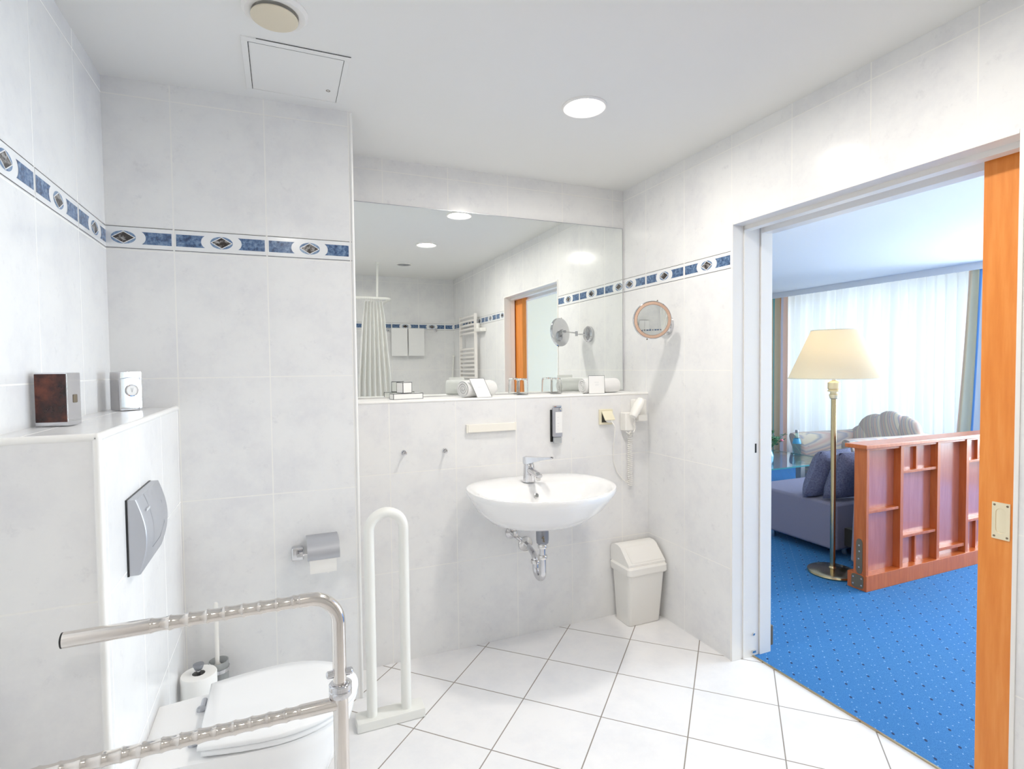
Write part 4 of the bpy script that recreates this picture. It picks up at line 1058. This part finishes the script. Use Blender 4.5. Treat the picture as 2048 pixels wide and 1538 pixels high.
# armchair
AT = Matrix(((.974, .225, 0, 4.95), (-.225, .974, 0, 3.75), (0, 0, 1, .004), (0, 0, 0, 1)))   # local +x = towards its back, +y = far side
t = thing('armchair', (5.35, 3.66, .004), 'striped pastel armchair with a shell-shaped back in front of the sheer curtain', 'armchair')
mb = MB(AT); mb.box(.06, .80, -.27, .27, .06, .27, .03, seg=3); mb.build('frame', 'stripe_fabric', t)
mb = MB(AT); mb.sphere((.33, 0, .37), .36, .25, .085, 28, 14, e=.6); mb.build('seat_cushion', 'stripe_fabric', t)
for s in (-1, 1):
    mb = MB(AT); rs = []
    for i, (x, w, top, bot, out) in enumerate(((-.05, .02, .585, .34, .05), (-.045, .06, .61, .30, .045), (.0, .075, .62, .16, .03), (.2, .075, .625, .10, .015), (.5, .075, .63, .08, 0), (.78, .07, .64, .08, 0), (.86, .04, .60, .12, 0))):
        cy = s * (.325 + out * .4); pts_ = []; top += .025 * (s < 0)
        for j in range(24):
            a = 2 * PI * j / 24; yy = math.copysign(abs(math.cos(a)) ** .8, math.cos(a)) * w; zz_ = (top + bot) / 2 + (top - bot) / 2 * math.copysign(abs(math.sin(a)) ** .75, math.sin(a))
            k_ = max(0, (zz_ - .42) / .2); pts_.append((x - .05 * k_ * (1 if i < 3 else 0), cy + yy * (1 + .35 * k_) + s * .03 * k_, zz_))
        rs.append(pts_)
    mb.rings(rs); mb.build('armrest', 'stripe_fabric', t, angle=70)
def lobe(ang, L_, w, yc, zc, xo, th=.09):
    R1 = Matrix.Rotation(ang, 3, 'X'); R2 = Matrix.Rotation(math.radians(12), 3, 'Y')
    mb = MB(AT); rs = []
    for i in range(15):
        ph = -PI / 2 + PI * i / 14; cz = max(math.cos(ph), .01) ** .75
        rs.append([Vector((xo, yc, zc)) + R2 @ (R1 @ Vector((th * cz * math.cos(2 * PI * j / 22), w * cz * math.sin(2 * PI * j / 22), L_ * (math.sin(ph) * .5 + .5)))) for j in range(22)])
    mb.rings(rs); return mb.build('back_lobe', 'stripe_fabric', t, angle=70)
lobe(math.radians(46), .54, .225, .02, .26, .70, .085); lobe(math.radians(-46), .54, .225, -.02, .26, .57, .085)
lobe(math.radians(22), .59, .215, .01, .26, .67, .095); lobe(math.radians(-22), .59, .215, -.01, .26, .60, .095)
lobe(0, .605, .20, 0, .26, .635, .10)
for x, y in ((.10, -.24), (.10, .24), (.74, -.24), (.74, .24)):
    mb = MB(AT); mb.lathe([(.02, .0005), (.026, .062)], (x, y, 0), n=14); mb.build('leg', 'cherry', t)

# pelmet, sheers and drapes
mb = MB(); mb.box(XW - .10, XW - .085, -1.0, 6.5, ZC2 - .075, ZC2); struct(mb.build('trim_pelmet', 'pelmet', smooth=False))
def sheet(name, y0, y1, z0, z1, x, amp, waves, mats, label, cat, group=None, flare=None, seed=1, cols=None, n=None):
    rnd = random.Random(seed); ph = [rnd.uniform(0, 2 * PI) for _ in range(4)]
    nx = n or int(waves * 10); nz = 12; rows = []
    for k in range(nz + 1):
        f = k / nz; z = z1 + (z0 - z1) * f; row = []
        for i in range(nx + 1):
            u = i / nx; fl = flare(f) if flare else (0, 0)
            yy = (y0 + fl[0]) + (y1 + fl[1] - y0 - fl[0]) * u
            a = amp * (.7 + .3 * math.sin(2 * PI * u * waves * .31 + ph[0])) * (.55 + .45 * min(1, f * 6 + .1))
            row.append((x + a * math.sin(2 * PI * waves * u + .7 * math.sin(2 * PI * u * waves * .13 + ph[1]) + .25 * math.sin(4 * f + ph[2])), yy, z))
        rows.append(row)
    mb = MB(); vs = [p for r in rows for p in r]; m1 = nx + 1
    for i in range(nx):
        mi = cols(i / nx) if cols else 0
        for k in range(nz):
            pass
    fs = []; mis = []
    for k in range(nz):
        for i in range(nx):
            fs.append([k * m1 + i, k * m1 + i + 1, (k + 1) * m1 + i + 1, (k + 1) * m1 + i]); mis.append(cols(i / nx) if cols else 0)
    mb.add(vs, fs); mb.mi = mis
    return mb.top(name, mats, (x, (y0 + y1) / 2, z1), label, cat, group, angle=80)
ZT = ZC2 - .03
sheet('sheer_curtain', 3.30, 6.25, .03, ZT, XW + .02, .05, 29, ['sheer'], 'white sheer pleated curtain across the window behind the lamp', 'curtain', seed=4)
names = ['drape_sand', 'drape_teal', 'drape_peach', 'drape_lilac', 'drape_orange', 'drape_olive', 'drape_blue', 'drape_grey']
def colsL(u):   # u runs towards +y (leftwards in the photo)
    for lim, k in ((.14, 2), (.27, 3), (.32, 4), (.46, 0), (.58, 1), (.7, 0), (1.1, 2)):
        if u < lim: return k
def colsR(u):
    for lim, k in ((.30, 7), (.56, 7), (.67, 6), (.86, 5), (.92, 0), (1.1, 2)):
        if u < lim: return k
sheet('drape', 5.70, 6.16, .02, ZT, XW - .05, .035, 3.6, names, 'striped teal and peach drape at the window end above the flower vase', 'curtain', 'striped drapes', seed=2, cols=colsL, n=60)
sheet('drape', 3.16, 3.46, .02, ZT, XW - .05, .032, 3.0, names, 'striped blue and sand drape hanging at the window next to the sliding door', 'curtain', 'striped drapes', seed=5, cols=colsR, n=60, flare=lambda f: (0, .02 * 0 + .14 * f ** 1.2))

# ------------------------------------------------------------------ light
w = bpy.data.worlds.new('World'); sc.world = w; w.use_nodes = True
bg = w.node_tree.nodes['Background']; bg.inputs[0].default_value = (.80, .90, 1.0, 1); bg.inputs[1].default_value = .7
def daylight(name, y0, y1, power, col):
    L = bpy.data.lights.new(name, 'AREA'); L.shape = 'RECTANGLE'; L.size = y1 - y0; L.size_y = WH - SILL
    L.energy = power; L.color = col
    o = bpy.data.objects.new(name, L); COL.objects.link(o); o.location = (XG + .6, (y0 + y1) / 2, (SILL + WH) / 2 + .1)
    o.rotation_euler = Vector((1, 0, .08)).to_track_quat('Z', 'Y').to_euler()
    return o
daylight('daylight', W1[0], W1[1], 40, (.80, .91, 1.0)); daylight('daylight', W2[0], W2[1], 450, (.82, .91, 1.0))

# ------------------------------------------------------------------ camera
yaw, pitch, roll, fpx = math.radians(22.8827), math.radians(-1.86798), math.radians(-.63973), 1089.38
f = Vector((math.sin(yaw) * math.cos(pitch), math.cos(yaw) * math.cos(pitch), math.sin(pitch)))
r0 = Vector((math.cos(yaw), -math.sin(yaw), 0)); u0 = r0.cross(f)
r = r0 * math.cos(roll) + u0 * math.sin(roll); u = -r0 * math.sin(roll) + u0 * math.cos(roll)
cam = bpy.data.cameras.new('Camera'); co = bpy.data.objects.new('Camera', cam); COL.objects.link(co)
cam.sensor_fit = 'HORIZONTAL'; cam.sensor_width = 36; cam.lens = fpx / 2048 * 36; cam.clip_start = .02; cam.clip_end = 100
co.matrix_world = Matrix(((r.x, u.x, -f.x, 0), (r.y, u.y, -f.y, 0), (r.z, u.z, -f.z, 1.3481), (0, 0, 0, 1)))
sc.camera = co
sc.view_settings.view_transform = 'Standard'; sc.view_settings.look = 'None'; sc.view_settings.gamma = 1; sc.view_settings.use_curve_mapping = False
sc.view_settings.exposure = 0.12
cy = sc.cycles
cy.max_bounces = 10; cy.diffuse_bounces = 6; cy.glossy_bounces = 5; cy.transmission_bounces = 8; cy.transparent_max_bounces = 16
cy.use_adaptive_sampling = True; cy.adaptive_threshold = .015; cy.use_denoising = True; cy.sample_clamp_indirect = 10
cy.caustics_reflective = True; cy.blur_glossy = .6; cy.caustics_refractive = False
